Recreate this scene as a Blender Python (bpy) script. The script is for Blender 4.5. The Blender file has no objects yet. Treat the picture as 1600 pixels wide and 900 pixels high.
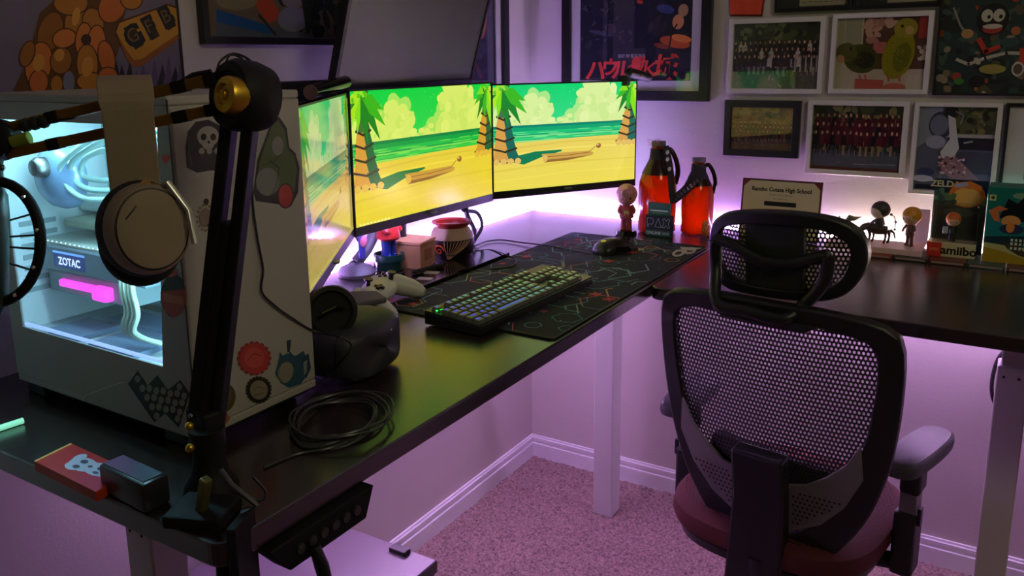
import bpy, bmesh, math, random
from mathutils import Vector, Matrix
random.seed(7)
S = bpy.context.scene
COL = S.collection
PI = math.pi
def lin(v):
    v /= 255.0
    return v / 12.92 if v <= .04045 else ((v + .055) / 1.055) ** 2.4
def rgb(r, g, b, k=1.0): return (lin(r) * k, lin(g) * k, lin(b) * k, 1.0)

# ------------------------------------------------------------------ camera
CF, CYAW, CPITCH, CROLL = 1303.87, .5639, .2034, -.0138
CC = Vector((1.4518, -2.5245, 1.4697)); CX, CY = 775.84, 361.02
fw = Vector((-math.sin(CYAW) * math.cos(CPITCH), math.cos(CYAW) * math.cos(CPITCH), -math.sin(CPITCH)))
sd = fw.cross(Vector((0, 0, 1))).normalized(); up = sd.cross(fw)
s2 = math.cos(CROLL) * sd + math.sin(CROLL) * up
u2 = -math.sin(CROLL) * sd + math.cos(CROLL) * up
cam = bpy.data.cameras.new('camera'); camo = bpy.data.objects.new('camera', cam); COL.objects.link(camo)
m = Matrix((s2, u2, -fw)).transposed().to_4x4(); m.translation = CC
camo.matrix_world = m
cam.sensor_width = 36; cam.lens = CF / 1600 * 36
cam.shift_x = (800 - CX) / 1600; cam.shift_y = (CY - 450) / 1600
cam.clip_start = .02
S.camera = camo
def ray(u, v): return s2 * ((u - CX) / CF) - u2 * ((v - CY) / CF) + fw
def bx(u, v, x): d = ray(u, v); return CC + d * ((x - CC.x) / d.x)       # measured photo points turned into world points on real planes
def by(u, v, y): d = ray(u, v); return CC + d * ((y - CC.y) / d.y)
def bz(u, v, z): d = ray(u, v); return CC + d * ((z - CC.z) / d.z)
def bd(u, v, dep): return CC + ray(u, v) * dep

# ------------------------------------------------------------------ world, lights, exposure
W = bpy.data.worlds.new('world'); S.world = W; W.use_nodes = True
W.node_tree.nodes['Background'].inputs[0].default_value = (.5, .45, .4, 1)
W.node_tree.nodes['Background'].inputs[1].default_value = .02
S.view_settings.view_transform = 'Standard'; S.view_settings.look = 'None'
S.view_settings.exposure = 0.15; S.view_settings.gamma = 1; S.view_settings.use_curve_mapping = False
def area(name, loc, aim, sx, sy, watts, col):
    l = bpy.data.lights.new(name, 'AREA'); l.shape = 'RECTANGLE'; l.size = sx; l.size_y = sy; l.energy = watts; l.color = col
    o = bpy.data.objects.new(name, l); COL.objects.link(o); o.location = loc
    o.rotation_euler = (Vector(aim) - Vector(loc)).to_track_quat('-Z', 'Y').to_euler()
    return o
area('room_lamp', (2.5, -2.1, 2.45), (1.0, -.2, 1.2), .5, .5, 7.0, (1, .92, .58))
P_TOP, P_LOW, P_WARM, P_UNDER = 560.0, 60.0, 560.0, 165.0       # strengths of the strip lights behind the desks

# ------------------------------------------------------------------ materials
MATS = {}
def mat(name, col, rough=.6, metal=0, spec=.5, emit=None, es=0, bump=None, var=None, trans=0, coat=0, alpha=1, sheen=0):
    if name in MATS: return MATS[name]
    M = bpy.data.materials.new(name); M.use_nodes = True; nt = M.node_tree; b = nt.nodes['Principled BSDF']
    b.inputs['Base Color'].default_value = col; b.inputs['Roughness'].default_value = rough
    b.inputs['Metallic'].default_value = metal; b.inputs['Specular IOR Level'].default_value = spec
    b.inputs['Transmission Weight'].default_value = trans; b.inputs['Coat Weight'].default_value = coat
    b.inputs['Alpha'].default_value = alpha; b.inputs['Sheen Weight'].default_value = sheen
    if emit: b.inputs['Emission Color'].default_value = emit; b.inputs['Emission Strength'].default_value = es
    if bump or var:
        tc = nt.nodes.new('ShaderNodeTexCoord'); n = nt.nodes.new('ShaderNodeTexNoise')
        n.inputs['Scale'].default_value = (bump or var)[0]; n.inputs['Detail'].default_value = 4
        nt.links.new(tc.outputs['Object'], n.inputs['Vector'])
        if bump:
            bp = nt.nodes.new('ShaderNodeBump'); bp.inputs['Strength'].default_value = bump[1]; bp.inputs['Distance'].default_value = .002
            nt.links.new(n.outputs['Fac'], bp.inputs['Height']); nt.links.new(bp.outputs[0], b.inputs['Normal'])
        if var:
            r = nt.nodes.new('ShaderNodeMix'); r.data_type = 'RGBA'; r.inputs['A'].default_value = col
            r.inputs['B'].default_value = var[1]; mr = nt.nodes.new('ShaderNodeMapRange'); q = .5 / (var[2] if len(var) > 2 else 1); mr.inputs['From Min'].default_value = .5 - q; mr.inputs['From Max'].default_value = .5 + q
            nt.links.new(n.outputs['Fac'], mr.inputs['Value']); nt.links.new(mr.outputs[0], r.inputs['Factor'])
            nt.links.new(r.outputs['Result'], b.inputs['Base Color'])
    MATS[name] = M; return M
def attr_mat(name, rough=.5, emit=0, spec=.4):
    if name in MATS: return MATS[name]
    M = bpy.data.materials.new(name); M.use_nodes = True; nt = M.node_tree; b = nt.nodes['Principled BSDF']
    a = nt.nodes.new('ShaderNodeAttribute'); a.attribute_name = 'Col'
    b.inputs['Roughness'].default_value = rough; b.inputs['Specular IOR Level'].default_value = spec
    if emit:
        b.inputs['Base Color'].default_value = (.01, .01, .01, 1)
        nt.links.new(a.outputs['Color'], b.inputs['Emission Color']); b.inputs['Emission Strength'].default_value = emit
    else: nt.links.new(a.outputs['Color'], b.inputs['Base Color'])
    MATS[name] = M; return M
def glass_mat(name='picture_glass', tint=(1, 1, 1, 1), rough=.02, ior=1.5, low=0):
    if name in MATS: return MATS[name]
    M = bpy.data.materials.new(name); M.use_nodes = True; nt = M.node_tree; nt.nodes.clear()
    o = nt.nodes.new('ShaderNodeOutputMaterial'); mx = nt.nodes.new('ShaderNodeMixShader')
    t = nt.nodes.new('ShaderNodeBsdfTransparent'); g = nt.nodes.new('ShaderNodeBsdfGlossy'); f = nt.nodes.new('ShaderNodeLayerWeight'); pw = nt.nodes.new('ShaderNodeMath'); pw.operation = 'POWER'; pw.inputs[1].default_value = 4
    t.inputs[0].default_value = tint; g.inputs['Roughness'].default_value = rough; f.inputs[0].default_value = .5
    ad = nt.nodes.new('ShaderNodeMath'); ad.operation = 'MULTIPLY_ADD'; ad.inputs[1].default_value = .8; ad.inputs[2].default_value = .03 + low
    nt.links.new(f.outputs['Facing'], pw.inputs[0]); nt.links.new(pw.outputs[0], ad.inputs[0])
    nt.links.new(ad.outputs[0], mx.inputs[0]); nt.links.new(t.outputs[0], mx.inputs[1]); nt.links.new(g.outputs[0], mx.inputs[2])
    nt.links.new(mx.outputs[0], o.inputs[0]); MATS[name] = M; return M
def amber_mat(name, col, dens):
    M = bpy.data.materials.new(name); M.use_nodes = True; nt = M.node_tree; nt.nodes.clear()
    o = nt.nodes.new('ShaderNodeOutputMaterial'); a = nt.nodes.new('ShaderNodeMixShader'); b = nt.nodes.new('ShaderNodeMixShader')
    tr = nt.nodes.new('ShaderNodeBsdfTransparent'); tl = nt.nodes.new('ShaderNodeBsdfTranslucent'); g = nt.nodes.new('ShaderNodeBsdfGlossy')
    f = nt.nodes.new('ShaderNodeFresnel'); tr.inputs[0].default_value = col; tl.inputs[0].default_value = col; g.inputs['Roughness'].default_value = .08
    a.inputs[0].default_value = dens
    nt.links.new(tr.outputs[0], a.inputs[1]); nt.links.new(tl.outputs[0], a.inputs[2])
    nt.links.new(f.outputs[0], b.inputs[0]); nt.links.new(a.outputs[0], b.inputs[1]); nt.links.new(g.outputs[0], b.inputs[2])
    nt.links.new(b.outputs[0], o.inputs[0]); MATS[name] = M; return M
def wood_mat():
    M = bpy.data.materials.new('dark_woodgrain'); M.use_nodes = True; nt = M.node_tree; b = nt.nodes['Principled BSDF']
    tc = nt.nodes.new('ShaderNodeTexCoord'); mp = nt.nodes.new('ShaderNodeMapping'); mp.inputs['Scale'].default_value = (60, 3, 60)
    n = nt.nodes.new('ShaderNodeTexNoise'); n.inputs['Scale'].default_value = 3; n.inputs['Detail'].default_value = 6
    r = nt.nodes.new('ShaderNodeMix'); r.data_type = 'RGBA'
    r.inputs['A'].default_value = (.010, .006, .005, 1); r.inputs['B'].default_value = (.026, .017, .013, 1)
    bp = nt.nodes.new('ShaderNodeBump'); bp.inputs['Strength'].default_value = .12; bp.inputs['Distance'].default_value = .0006
    L = nt.links.new
    L(tc.outputs['Object'], mp.inputs[0]); L(mp.outputs[0], n.inputs['Vector']); L(n.outputs['Fac'], r.inputs['Factor'])
    L(r.outputs['Result'], b.inputs['Base Color']); L(n.outputs['Fac'], bp.inputs['Height']); L(bp.outputs[0], b.inputs['Normal'])
    b.inputs['Roughness'].default_value = .27; b.inputs['IOR'].default_value = 1.85; b.inputs['Coat Weight'].default_value = .35; b.inputs['Coat Roughness'].default_value = .2
    MATS['dark_woodgrain'] = M; return M
BLACK = mat('black_plastic', (.008, .008, .009, 1), .42)
SOFT = mat('soft_black', (.010, .010, .011, 1), .75)
GLOSSB = mat('glossy_black', (.006, .006, .008, 1), .12)
STEEL = mat('brushed_steel', (.16, .16, .16, 1), .35, 1)
CHROME = mat('chrome', (.7, .7, .7, 1), .15, 1)
BRASS = mat('brass', rgb(215, 175, 60), .38, 1)
WHITE = mat('white_plastic', (.72, .72, .70, 1), .45)
CASEW = mat('case_white', (.40, .39, .33, 1), .5, bump=(900, .15))
CREAM = mat('cream_plastic', rgb(205, 185, 150), .6, bump=(1500, .2))
LEGM = mat('desk_leg_grey', (.62, .60, .58, 1), .5)
WALLM = mat('wall_paint', (.60, .55, .52, 1), .85, spec=.25, bump=(160, .25))
TRIM = mat('trim_white', (.80, .80, .82, 1), .4)
FRAMEW = mat('frame_white', (.66, .66, .60, 1), .45)
FRAMEB = mat('frame_black', (.012, .011, .012, 1), .3)
MATW = mat('mat_board_white', (.70, .68, .68, 1), .9)
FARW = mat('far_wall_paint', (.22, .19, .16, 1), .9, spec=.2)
WOOD = wood_mat()
PRINT = attr_mat('print_on_paper', .6)
GLOSSP = attr_mat('glossy_print', .3)
DECAL = attr_mat('vinyl_print', .45)
GLASS = glass_mat(low=.035)

# ------------------------------------------------------------------ mesh building
def wloc(o):
    v = Vector((0, 0, 0))
    while o is not None: v = v + o.location; o = o.parent
    return v
def tag(o, label=None, cat=None, group=None, kind=None):
    if label: o['label'] = label
    if cat: o['category'] = cat
    if group: o['group'] = group
    if kind: o['kind'] = kind
    return o
def thing(name, loc, label, cat, rz=0, group=None):
    o = bpy.data.objects.new(name, None); COL.objects.link(o); o.location = loc; o.rotation_euler = (0, 0, rz); o.empty_display_size = .05
    return tag(o, label, cat, group)
def ortho(d):
    d = Vector(d).normalized(); a = Vector((0, 0, 1)) if abs(d.z) < .9 else Vector((1, 0, 0))
    x = d.cross(a).normalized(); return x, d.cross(x).normalized(), d
class MB:
    def __init__(s): s.v = []; s.f = []; s.m = []; s.mi = 0
    def add(s, vs, fs):
        k = len(s.v); s.v += [Vector(p) for p in vs]
        for f in fs: s.f.append([i + k for i in f]); s.m.append(s.mi)
        return s
    def box(s, c, d, rot=None, bev=0):
        c = Vector(c); hx, hy, hz = d[0] / 2, d[1] / 2, d[2] / 2
        if bev:
            b = min(bev, hx * .9, hy * .9, hz * .9); bm = bmesh.new(); bmesh.ops.create_cube(bm, size=1)
            for v in bm.verts: v.co = Vector((v.co.x * 2 * hx, v.co.y * 2 * hy, v.co.z * 2 * hz))
            bmesh.ops.bevel(bm, geom=list(bm.edges), offset=b, segments=2, affect='EDGES', profile=.5)
            bm.verts.index_update(); vs = [v.co.copy() for v in bm.verts]; fs = [[v.index for v in f.verts] for f in bm.faces]; bm.free()
        else:
            vs = [Vector((x, y, z)) for x in (-hx, hx) for y in (-hy, hy) for z in (-hz, hz)]
            fs = [(0, 1, 3, 2), (4, 6, 7, 5), (0, 4, 5, 1), (2, 3, 7, 6), (0, 2, 6, 4), (1, 5, 7, 3)]
        if rot is not None:
            R = rot if isinstance(rot, Matrix) else Matrix.Rotation(rot, 3, 'Z'); vs = [R @ v for v in vs]
        return s.add([v + c for v in vs], fs)
    def box2(s, a, b, bev=0):
        a = Vector(a); b = Vector(b); d = b - a
        return s.box((a + b) / 2, (abs(d.x), abs(d.y), abs(d.z)), None, bev)
    def cyl(s, p0, p1, r0, r1=None, n=20, caps=True):
        r1 = r0 if r1 is None else r1; p0 = Vector(p0); p1 = Vector(p1); x, y, _ = ortho(p1 - p0)
        vs = [p + (x * math.cos(2 * PI * i / n) + y * math.sin(2 * PI * i / n)) * r for p, r in ((p0, r0), (p1, r1)) for i in range(n)]
        fs = [(i, (i + 1) % n, n + (i + 1) % n, n + i) for i in range(n)]
        if caps: fs += [tuple(range(n - 1, -1, -1)), tuple(range(n, 2 * n))]
        return s.add(vs, fs)
    def tube(s, pts, r, n=8, closed=False):
        pts = [Vector(p) for p in pts]; N = len(pts); vs = []; pr = None
        for i, p in enumerate(pts):
            a = pts[(i - 1) % N] if (closed or i) else p; b = pts[(i + 1) % N] if (closed or i < N - 1) else p
            d = (b - a).normalized()
            if pr is None: x, y, _ = ortho(d)
            else: x = (pr - d * pr.dot(d)).normalized(); y = d.cross(x)
            pr = x; rr = r[i] if isinstance(r, (list, tuple)) else r
            vs += [p + (x * math.cos(2 * PI * k / n) + y * math.sin(2 * PI * k / n)) * rr for k in range(n)]
        fs = [(i * n + k, i * n + (k + 1) % n, ((i + 1) % N) * n + (k + 1) % n, ((i + 1) % N) * n + k) for i in range(N if closed else N - 1) for k in range(n)]
        if not closed: fs += [tuple(range(n - 1, -1, -1)), tuple(range((N - 1) * n, N * n))]
        return s.add(vs, fs)
    def lathe(s, prof, o, axis=(0, 0, 1), n=28):
        x, y, d = ortho(axis); o = Vector(o); vs = []
        for r, h in prof: vs += [o + d * h + (x * math.cos(2 * PI * k / n) + y * math.sin(2 * PI * k / n)) * max(r, 1e-5) for k in range(n)]
        N = len(prof)
        fs = [(i * n + k, i * n + (k + 1) % n, (i + 1) * n + (k + 1) % n, (i + 1) * n + k) for i in range(N - 1) for k in range(n)]
        if prof[0][0] > 1e-4: fs.append(tuple(range(n - 1, -1, -1)))
        if prof[-1][0] > 1e-4: fs.append(tuple(range((N - 1) * n, N * n)))
        return s.add(vs, fs)
    def ball(s, c, r, n=16, rot=None):
        rx, ry, rz = (r, r, r) if not isinstance(r, (tuple, list)) else r; c = Vector(c); vs = []; k = n // 2
        for i in range(k + 1):
            t = PI * i / k
            for j in range(n):
                a = 2 * PI * j / n; q = Vector((rx * max(math.sin(t), 1e-4) * math.cos(a), ry * max(math.sin(t), 1e-4) * math.sin(a), rz * math.cos(t)))
                vs.append((rot @ q if rot is not None else q) + c)
        return s.add(vs, [(i * n + j, (i + 1) * n + j, (i + 1) * n + (j + 1) % n, i * n + (j + 1) % n) for i in range(k) for j in range(n)])
    def prism(s, pts, h0, h1, O=(0, 0, 0), U=(1, 0, 0), V=(0, 1, 0)):
        O = Vector(O); U = Vector(U); V = Vector(V); N = U.cross(V); n = len(pts)
        vs = [O + U * p[0] + V * p[1] + N * h for h in (h0, h1) for p in pts]
        return s.add(vs, [tuple(range(n - 1, -1, -1)), tuple(range(n, 2 * n))] + [(i, (i + 1) % n, n + (i + 1) % n, n + i) for i in range(n)])
    def ringprism(s, outer, inner, h0, h1, fn=None):
        """frame between two star-shaped outlines, n samples each; fn maps (x, z, depth) to a point"""
        n = len(outer); vs = []
        for pts, h in ((outer, h0), (outer, h1), (inner, h1), (inner, h0)): vs += [fn(p[0], p[1], h) for p in pts]
        fs = []
        for q in range(4):
            a, b = q * n, ((q + 1) % 4) * n
            fs += [(a + i, a + (i + 1) % n, b + (i + 1) % n, b + i) for i in range(n)]
        return s.add(vs, fs)
    def build(s, name, mt, parent=None, smooth=False, local=False, bevel=0, label=None, weld=False):
        me = bpy.data.meshes.new(name)
        if parent is not None:
            off = Vector((0, 0, 0)) if local else wloc(parent); loc = Vector((0, 0, 0))
        else:
            lo = Vector([min(v[i] for v in s.v) for i in range(3)]); hi = Vector([max(v[i] for v in s.v) for i in range(3)])
            off = Vector(((lo.x + hi.x) / 2, (lo.y + hi.y) / 2, lo.z)); loc = off
        me.from_pydata([v - off for v in s.v], [], s.f)
        for mm in (mt if isinstance(mt, (list, tuple)) else [mt]): me.materials.append(mm)
        if any(s.m): me.polygons.foreach_set('material_index', s.m)
        bm = bmesh.new(); bm.from_mesh(me)
        if weld: bmesh.ops.remove_doubles(bm, verts=bm.verts, dist=1e-5)
        bmesh.ops.recalc_face_normals(bm, faces=bm.faces); bm.to_mesh(me); bm.free()
        if smooth:
            me.polygons.foreach_set('use_smooth', [True] * len(me.polygons))
            try: me.set_sharp_from_angle(angle=math.radians(38))
            except Exception: pass
        o = bpy.data.objects.new(name, me); COL.objects.link(o); o.location = loc
        if parent is not None: o.parent = parent
        if bevel:
            b = o.modifiers.new('edge', 'BEVEL'); b.width = bevel; b.segments = 2; b.limit_method = 'ANGLE'
        if label: o['label'] = label
        return o
def copy_tree(o, parent=None):
    c = o.copy(); COL.objects.link(c)
    if parent is not None: c.parent = parent
    for ch in list(o.children): copy_tree(ch, c)
    return c
def bez(pts, n=8):
    """smooth curve through the points (Catmull-Rom)"""
    p = [Vector(q) for q in pts]; p = [p[0] * 2 - p[1]] + p + [p[-1] * 2 - p[-2]]; out = []
    for i in range(1, len(p) - 2):
        for k in range(n):
            t = k / n
            out.append(.5 * ((2 * p[i]) + (p[i + 1] - p[i - 1]) * t + (2 * p[i - 1] - 5 * p[i] + 4 * p[i + 1] - p[i + 2]) * t * t + (3 * p[i] - p[i - 1] - 3 * p[i + 1] + p[i + 2]) * t ** 3))
    out.append(p[-2]); return out
def rrect(x0, y0, x1, y1, r, n=6):
    out = []
    for cx, cy, a in ((x1 - r, y1 - r, 0), (x0 + r, y1 - r, 90), (x0 + r, y0 + r, 180), (x1 - r, y0 + r, 270)):
        out += [(cx + r * math.cos(math.radians(a + 90 * k / n)), cy + r * math.sin(math.radians(a + 90 * k / n))) for k in range(n + 1)]
    return out

# ------------------------------------------------------------------ flat printed pictures, drawn as coloured shapes on their own plane
TXT = {}
def text_mesh(body, bold=0, shear=0):
    k = (body, bold, shear)
    if k in TXT: return TXT[k]
    cu = bpy.data.curves.new('t', 'FONT'); cu.body = body; cu.size = 1; cu.align_x = 'CENTER'; cu.align_y = 'CENTER'; cu.offset = bold; cu.shear = shear; cu.resolution_u = 3
    o = bpy.data.objects.new('t', cu); COL.objects.link(o); dg = bpy.context.evaluated_depsgraph_get(); dg.update()
    e = o.evaluated_get(dg); me = e.to_mesh(); r = ([(v.co.x, v.co.y) for v in me.vertices], [list(p.vertices) for p in me.polygons])
    e.to_mesh_clear(); bpy.data.objects.remove(o); bpy.data.curves.remove(cu); TXT[k] = r; return r
def clip(poly, w, h):
    for ax, lim, sg in ((0, 0, 1), (0, w, -1), (1, 0, 1), (1, h, -1)):
        out = []; n = len(poly)
        for i in range(n):
            a, b = poly[i], poly[(i + 1) % n]; da = (a[ax] - lim) * sg; db = (b[ax] - lim) * sg
            if da >= 0: out.append(a)
            if (da >= 0) != (db >= 0): t = da / (da - db); out.append(tuple(a[k] + (b[k] - a[k]) * t for k in range(2)))
        poly = out
        if len(poly) < 3: return []
    return poly
def inside(p, poly):
    c = False; n = len(poly)
    for i in range(n):
        a, b = poly[i], poly[(i + 1) % n]
        if (a[1] > p[1]) != (b[1] > p[1]) and p[0] < (b[0] - a[0]) * (p[1] - a[1]) / (b[1] - a[1]) + a[0]: c = not c
    return c
class Art:
    def __init__(s, O, U, V, w, h, lift=.00004):
        s.O = Vector(O); s.U = Vector(U).normalized(); s.V = Vector(V).normalized(); s.N = s.U.cross(s.V); s.w = w; s.h = h
        s.v = []; s.f = []; s.c = []; s.z = 0; s.lift = lift; s.sh = lambda c: c; s.clipped = True
    def px(s, u, v):
        d = ray(u, v); t = s.N.dot(s.O - CC) / s.N.dot(d); q = CC + d * t - s.O; return (q.dot(s.U), q.dot(s.V))
    def poly(s, pts, col, up=True):
        if s.clipped: pts = clip([tuple(p) for p in pts], s.w, s.h)
        if len(pts) < 3: return s
        if up: s.z += s.lift
        k = len(s.v); s.v += [s.O + s.U * p[0] + s.V * p[1] + s.N * s.z for p in pts]
        s.f.append(list(range(k, k + len(pts))))
        for p in pts: s.c.append(s.sh(col(p[0], p[1]) if callable(col) else col))
        return s
    def pp(s, pts, col): return s.poly([s.px(*p) for p in pts], col)
    def ell(s, cx, cy, rx, ry, col, rot=0, n=20, up=True):
        c, q = math.cos(rot), math.sin(rot)
        return s.poly([(cx + rx * math.cos(2 * PI * i / n) * c - ry * math.sin(2 * PI * i / n) * q, cy + rx * math.cos(2 * PI * i / n) * q + ry * math.sin(2 * PI * i / n) * c) for i in range(n)], col, up)
    def pell(s, u, v, ru, rv, col, rot=0, n=20):
        c, q = math.cos(rot), math.sin(rot)
        return s.pp([(u + ru * math.cos(2 * PI * i / n) * c - rv * math.sin(2 * PI * i / n) * q, v + ru * math.cos(2 * PI * i / n) * q + rv * math.sin(2 * PI * i / n) * c) for i in range(n)], col)
    def rect(s, x0, y0, x1, y1, col, up=True): return s.poly([(x0, y0), (x1, y0), (x1, y1), (x0, y1)], col, up)
    def line(s, pts, w, col, px=False):
        if px: pts = [s.px(*p) for p in pts]
        s.z += s.lift
        for a, b in zip(pts, pts[1:]):
            dx, dy = b[0] - a[0], b[1] - a[1]; l = math.hypot(dx, dy) or 1; nx, ny = -dy / l * w / 2, dx / l * w / 2; ex, ey = dx / l * w * .3, dy / l * w * .3
            s.poly([(a[0] + nx - ex, a[1] + ny - ey), (a[0] - nx - ex, a[1] - ny - ey), (b[0] - nx + ex, b[1] - ny + ey), (b[0] + nx + ex, b[1] + ny + ey)], col, False)
        return s
    def text(s, body, x, y, size, col, rot=0, bold=0, shear=0, sx=1):
        vs, fs = text_mesh(body, bold, shear); s.z += s.lift; c, q = math.cos(rot), math.sin(rot)
        for f in fs:
            k = len(s.v)
            for i in f:
                a, b = vs[i][0] * size * sx, vs[i][1] * size
                s.v.append(s.O + s.U * (x + a * c - b * q) + s.V * (y + a * q + b * c) + s.N * s.z); s.c.append(s.sh(col))
            s.f.append(list(range(k, k + len(f))))
        return s
    def build(s, name, mt, parent=None, label=None, local=False):
        me = bpy.data.meshes.new(name); off = Vector((0, 0, 0)) if local or parent is None else wloc(parent); loc = Vector((0, 0, 0))
        if parent is None: off = s.O.copy(); loc = off
        me.from_pydata([v - off for v in s.v], [], s.f); me.materials.append(mt)
        at = me.color_attributes.new('Col', 'FLOAT_COLOR', 'CORNER')
        buf = []
        for p in me.polygons:
            for li in p.loop_indices: buf += list(s.c[me.loops[li].vertex_index])
        at.data.foreach_set('color', buf)
        o = bpy.data.objects.new(name, me); COL.objects.link(o); o.location = loc
        if parent is not None: o.parent = parent
        if label: o['label'] = label
        return o

# ================================================================== the room
def struct(name, mb, mt, **k): o = mb.build(name, mt, **k); o['kind'] = 'structure'; return o
RX, RY, RZ = 3.6, -4.2, 2.6
carpet = mat('carpet_base', rgb(150, 125, 125), .95, spec=.1)
floor = struct('floor', MB().box2((0, RY, -.05), (RX, 0, 0)), carpet)
struct('ceiling', MB().box2((0, RY, RZ), (RX, 0, RZ + .05)), WALLM)
struct('wall_left', MB().box2((-.08, RY, 0), (0, 0, RZ)), WALLM)
struct('wall_back', MB().box2((-.08, 0, 0), (RX + .08, .08, RZ)), WALLM)
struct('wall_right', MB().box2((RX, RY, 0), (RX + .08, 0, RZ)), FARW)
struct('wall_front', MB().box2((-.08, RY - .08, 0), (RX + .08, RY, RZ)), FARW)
BH = .094
prof = [(0, 0), (.014, 0), (.014, BH - .030), (.0085, BH - .028), (.0085, BH - .022), (.011, BH - .020), (.011, BH - .008), (.007, BH - .006), (.006, BH), (0, BH)]
struct('baseboard_left', MB().prism(prof, 0, -RY, (0, 0, 0), (1, 0, 0), (0, 0, 1)), TRIM)          # runs towards the room along the left wall
struct('baseboard_back', MB().prism([(-p[0], p[1]) for p in prof], 0, RX, (0, 0, 0), (0, 1, 0), (0, 0, 1)), TRIM)
# carpet pile: a fine uneven surface over the floor near the desks
def pile():
    import numpy as np
    rs = np.random.RandomState(3); nx, ny = 330, 360; x = np.linspace(.012, 2.0, nx); y = np.linspace(-2.35, -.012, ny)
    X, Y = np.meshgrid(x, y); h = rs.rand(ny, nx)
    def sm(a, k):
        for _ in range(k): a = (a + np.roll(a, 1, 0) + np.roll(a, -1, 0) + np.roll(a, 1, 1) + np.roll(a, -1, 1)) / 5
        return a
    b = sm(rs.rand(ny, nx), 40); b = (b - b.min()) / (b.max() - b.min())
    Z = .004 + h * .008 + b * .006
    X = X + (rs.rand(ny, nx) - .5) * .004; Y = Y + (rs.rand(ny, nx) - .5) * .004
    X = np.clip(X, .012, 2); Y = np.clip(Y, -2.35, -.012)
    V = np.stack([X, Y, Z], -1).reshape(-1, 3)
    i = np.arange(ny * nx).reshape(ny, nx); F = np.stack([i[:-1, :-1], i[:-1, 1:], i[1:, 1:], i[1:, :-1]], -1).reshape(-1, 4)
    me = bpy.data.meshes.new('carpet_pile'); me.vertices.add(len(V)); me.vertices.foreach_set('co', V.ravel())
    me.loops.add(F.size); me.loops.foreach_set('vertex_index', F.ravel()); me.polygons.add(len(F)); me.polygons.foreach_set('loop_start', np.arange(0, F.size, 4))
    me.update(); me.validate(); me.materials.append(mat('carpet_fibre', rgb(170, 142, 136), .95, spec=.05, var=(130, rgb(84, 66, 68), 2.2), sheen=.2))
    o = bpy.data.objects.new('carpet_pile', me); COL.objects.link(o); o.parent = floor; o.location = -floor.location; o['kind'] = 'stuff'
pile()

# ================================================================== desks
DZ, DT = .95, .030
def desk_leg(root, x, y, foot_x0, foot_x1):
    lg = MB().box((x, y, .384), (.066, .066, .752), bev=.004).build('leg', LEGM, root)
    MB().box((x, y, .82), (.052, .052, .20), bev=.003).build('inner_column', LEGM, lg)
    for dx in (-.018, .012): MB().cyl((x + dx, y - .034, .735), (x + dx, y - .0328, .735), .003, n=10).build('screw', BLACK, lg)
deskA = thing('desk', (.375, -1.0, 0), 'long black-brown standing desk along the left wall under the monitors', 'desk')
mb = MB(); mb.prism(rrect(.016, -1.992, .752, -.022, .022), DZ - DT, DZ); top = mb.build('tabletop', WOOD, deskA, bevel=.003)
for y in (-.225, -1.78): desk_leg(deskA, .409 if y > -1 else .315, y, .20, .62)
MB().box((.41, -1.0, .895), (.04, 1.5, .03)).build('crossbar', LEGM, deskA)
deskB = thing('desk', (1.5, -.39, 0), 'black-brown desk along the picture wall with figurines on it', 'desk')
MB().prism(rrect(.7545, -.763, 2.3, -.022, .02), DZ - DT, DZ).build('tabletop', WOOD, deskB, bevel=.003)
for x in (1.485, 2.2):
    desk_leg(deskB, x, -.335, x - .033, x + .033)
MB().box((1.55, -.335, .895), (1.4, .04, .03)).build('crossbar', LEGM, deskB)
# LED strip lights along the rear edges
def under(name, a, b, c, st, label):
    t = thing(name, (Vector(a) + Vector(b)) / 2, label, 'led strip'); p = (Vector(a) + Vector(b)) / 2; d = Vector(b) - Vector(a)
    MB().box(p + Vector((0, 0, .004)), (abs(d.x) + .012, abs(d.y) + .012, .004)).build('backing', WHITE, t)
    MB().box(p, (abs(d.x) + .008, abs(d.y) + .008, .004)).build('diodes', mat('under_diodes' + str(st), (0, 0, 0, 1), emit=c, es=st), t)
def strip(name, a, b, lowcol, upcol, up_s, low_s, label):
    t = thing(name, (Vector(a) + Vector(b)) / 2, label, 'led strip')
    d = (Vector(b) - Vector(a)).normalized(); n = Vector((1, 0, 0)) if abs(d.y) > .5 else Vector((0, -1, 0))
    x0 = Vector(a); L = (Vector(b) - x0).length
    MB().box((x0 + Vector(b)) / 2 + Vector((0, 0, -.012)), (abs(d.x) * L + abs(n.x) * .003, abs(d.y) * L + abs(n.y) * .003, .03)).build('backing', WHITE, t)
    for nm, dz, c, st in (('upper_diodes', .002, upcol, up_s), ('lower_diodes', -.024, lowcol, low_s)):
        p = (x0 + Vector(b)) / 2 + Vector((0, 0, dz)) - n * .0025
        MB().box(p, (abs(d.x) * L + abs(n.x) * .002, abs(d.y) * L + abs(n.y) * .002, .006)).build(nm, mat('diode_' + nm + name + str(round(a[0], 1)), (0, 0, 0, 1), emit=c, es=st), t)
    return t
LEDU = (.72, .40, .95, 1)
strip('led_strip', (.0135, -1.32, .945), (.0135, -.03, .945), LEDU, (.54, .30, 1, 1), P_TOP, P_LOW, 'violet led strip glowing along the rear edge of the monitor desk')
strip('led_strip', (.03, -.0135, .945), (.98, -.0135, .945), LEDU, (.30, .32, 1, 1), P_TOP, P_LOW, 'blue-violet led strip glowing behind the two amber jugs')
strip('led_strip', (.99, -.0135, .945), (2.2, -.0135, .945), LEDU, (1, .80, .72, 1), P_WARM, P_LOW, 'warm white led strip glowing behind the toy figurines')

under('led_strip', (.09, -1.60, .913), (.09, -.15, .913), LEDU, P_UNDER, 'magenta led strip under the monitor desk near the wall')
under('led_strip', (.80, -.09, .913), (2.2, -.09, .913), LEDU, P_UNDER * .8, 'magenta led strip under the figurine desk near the wall')

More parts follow.
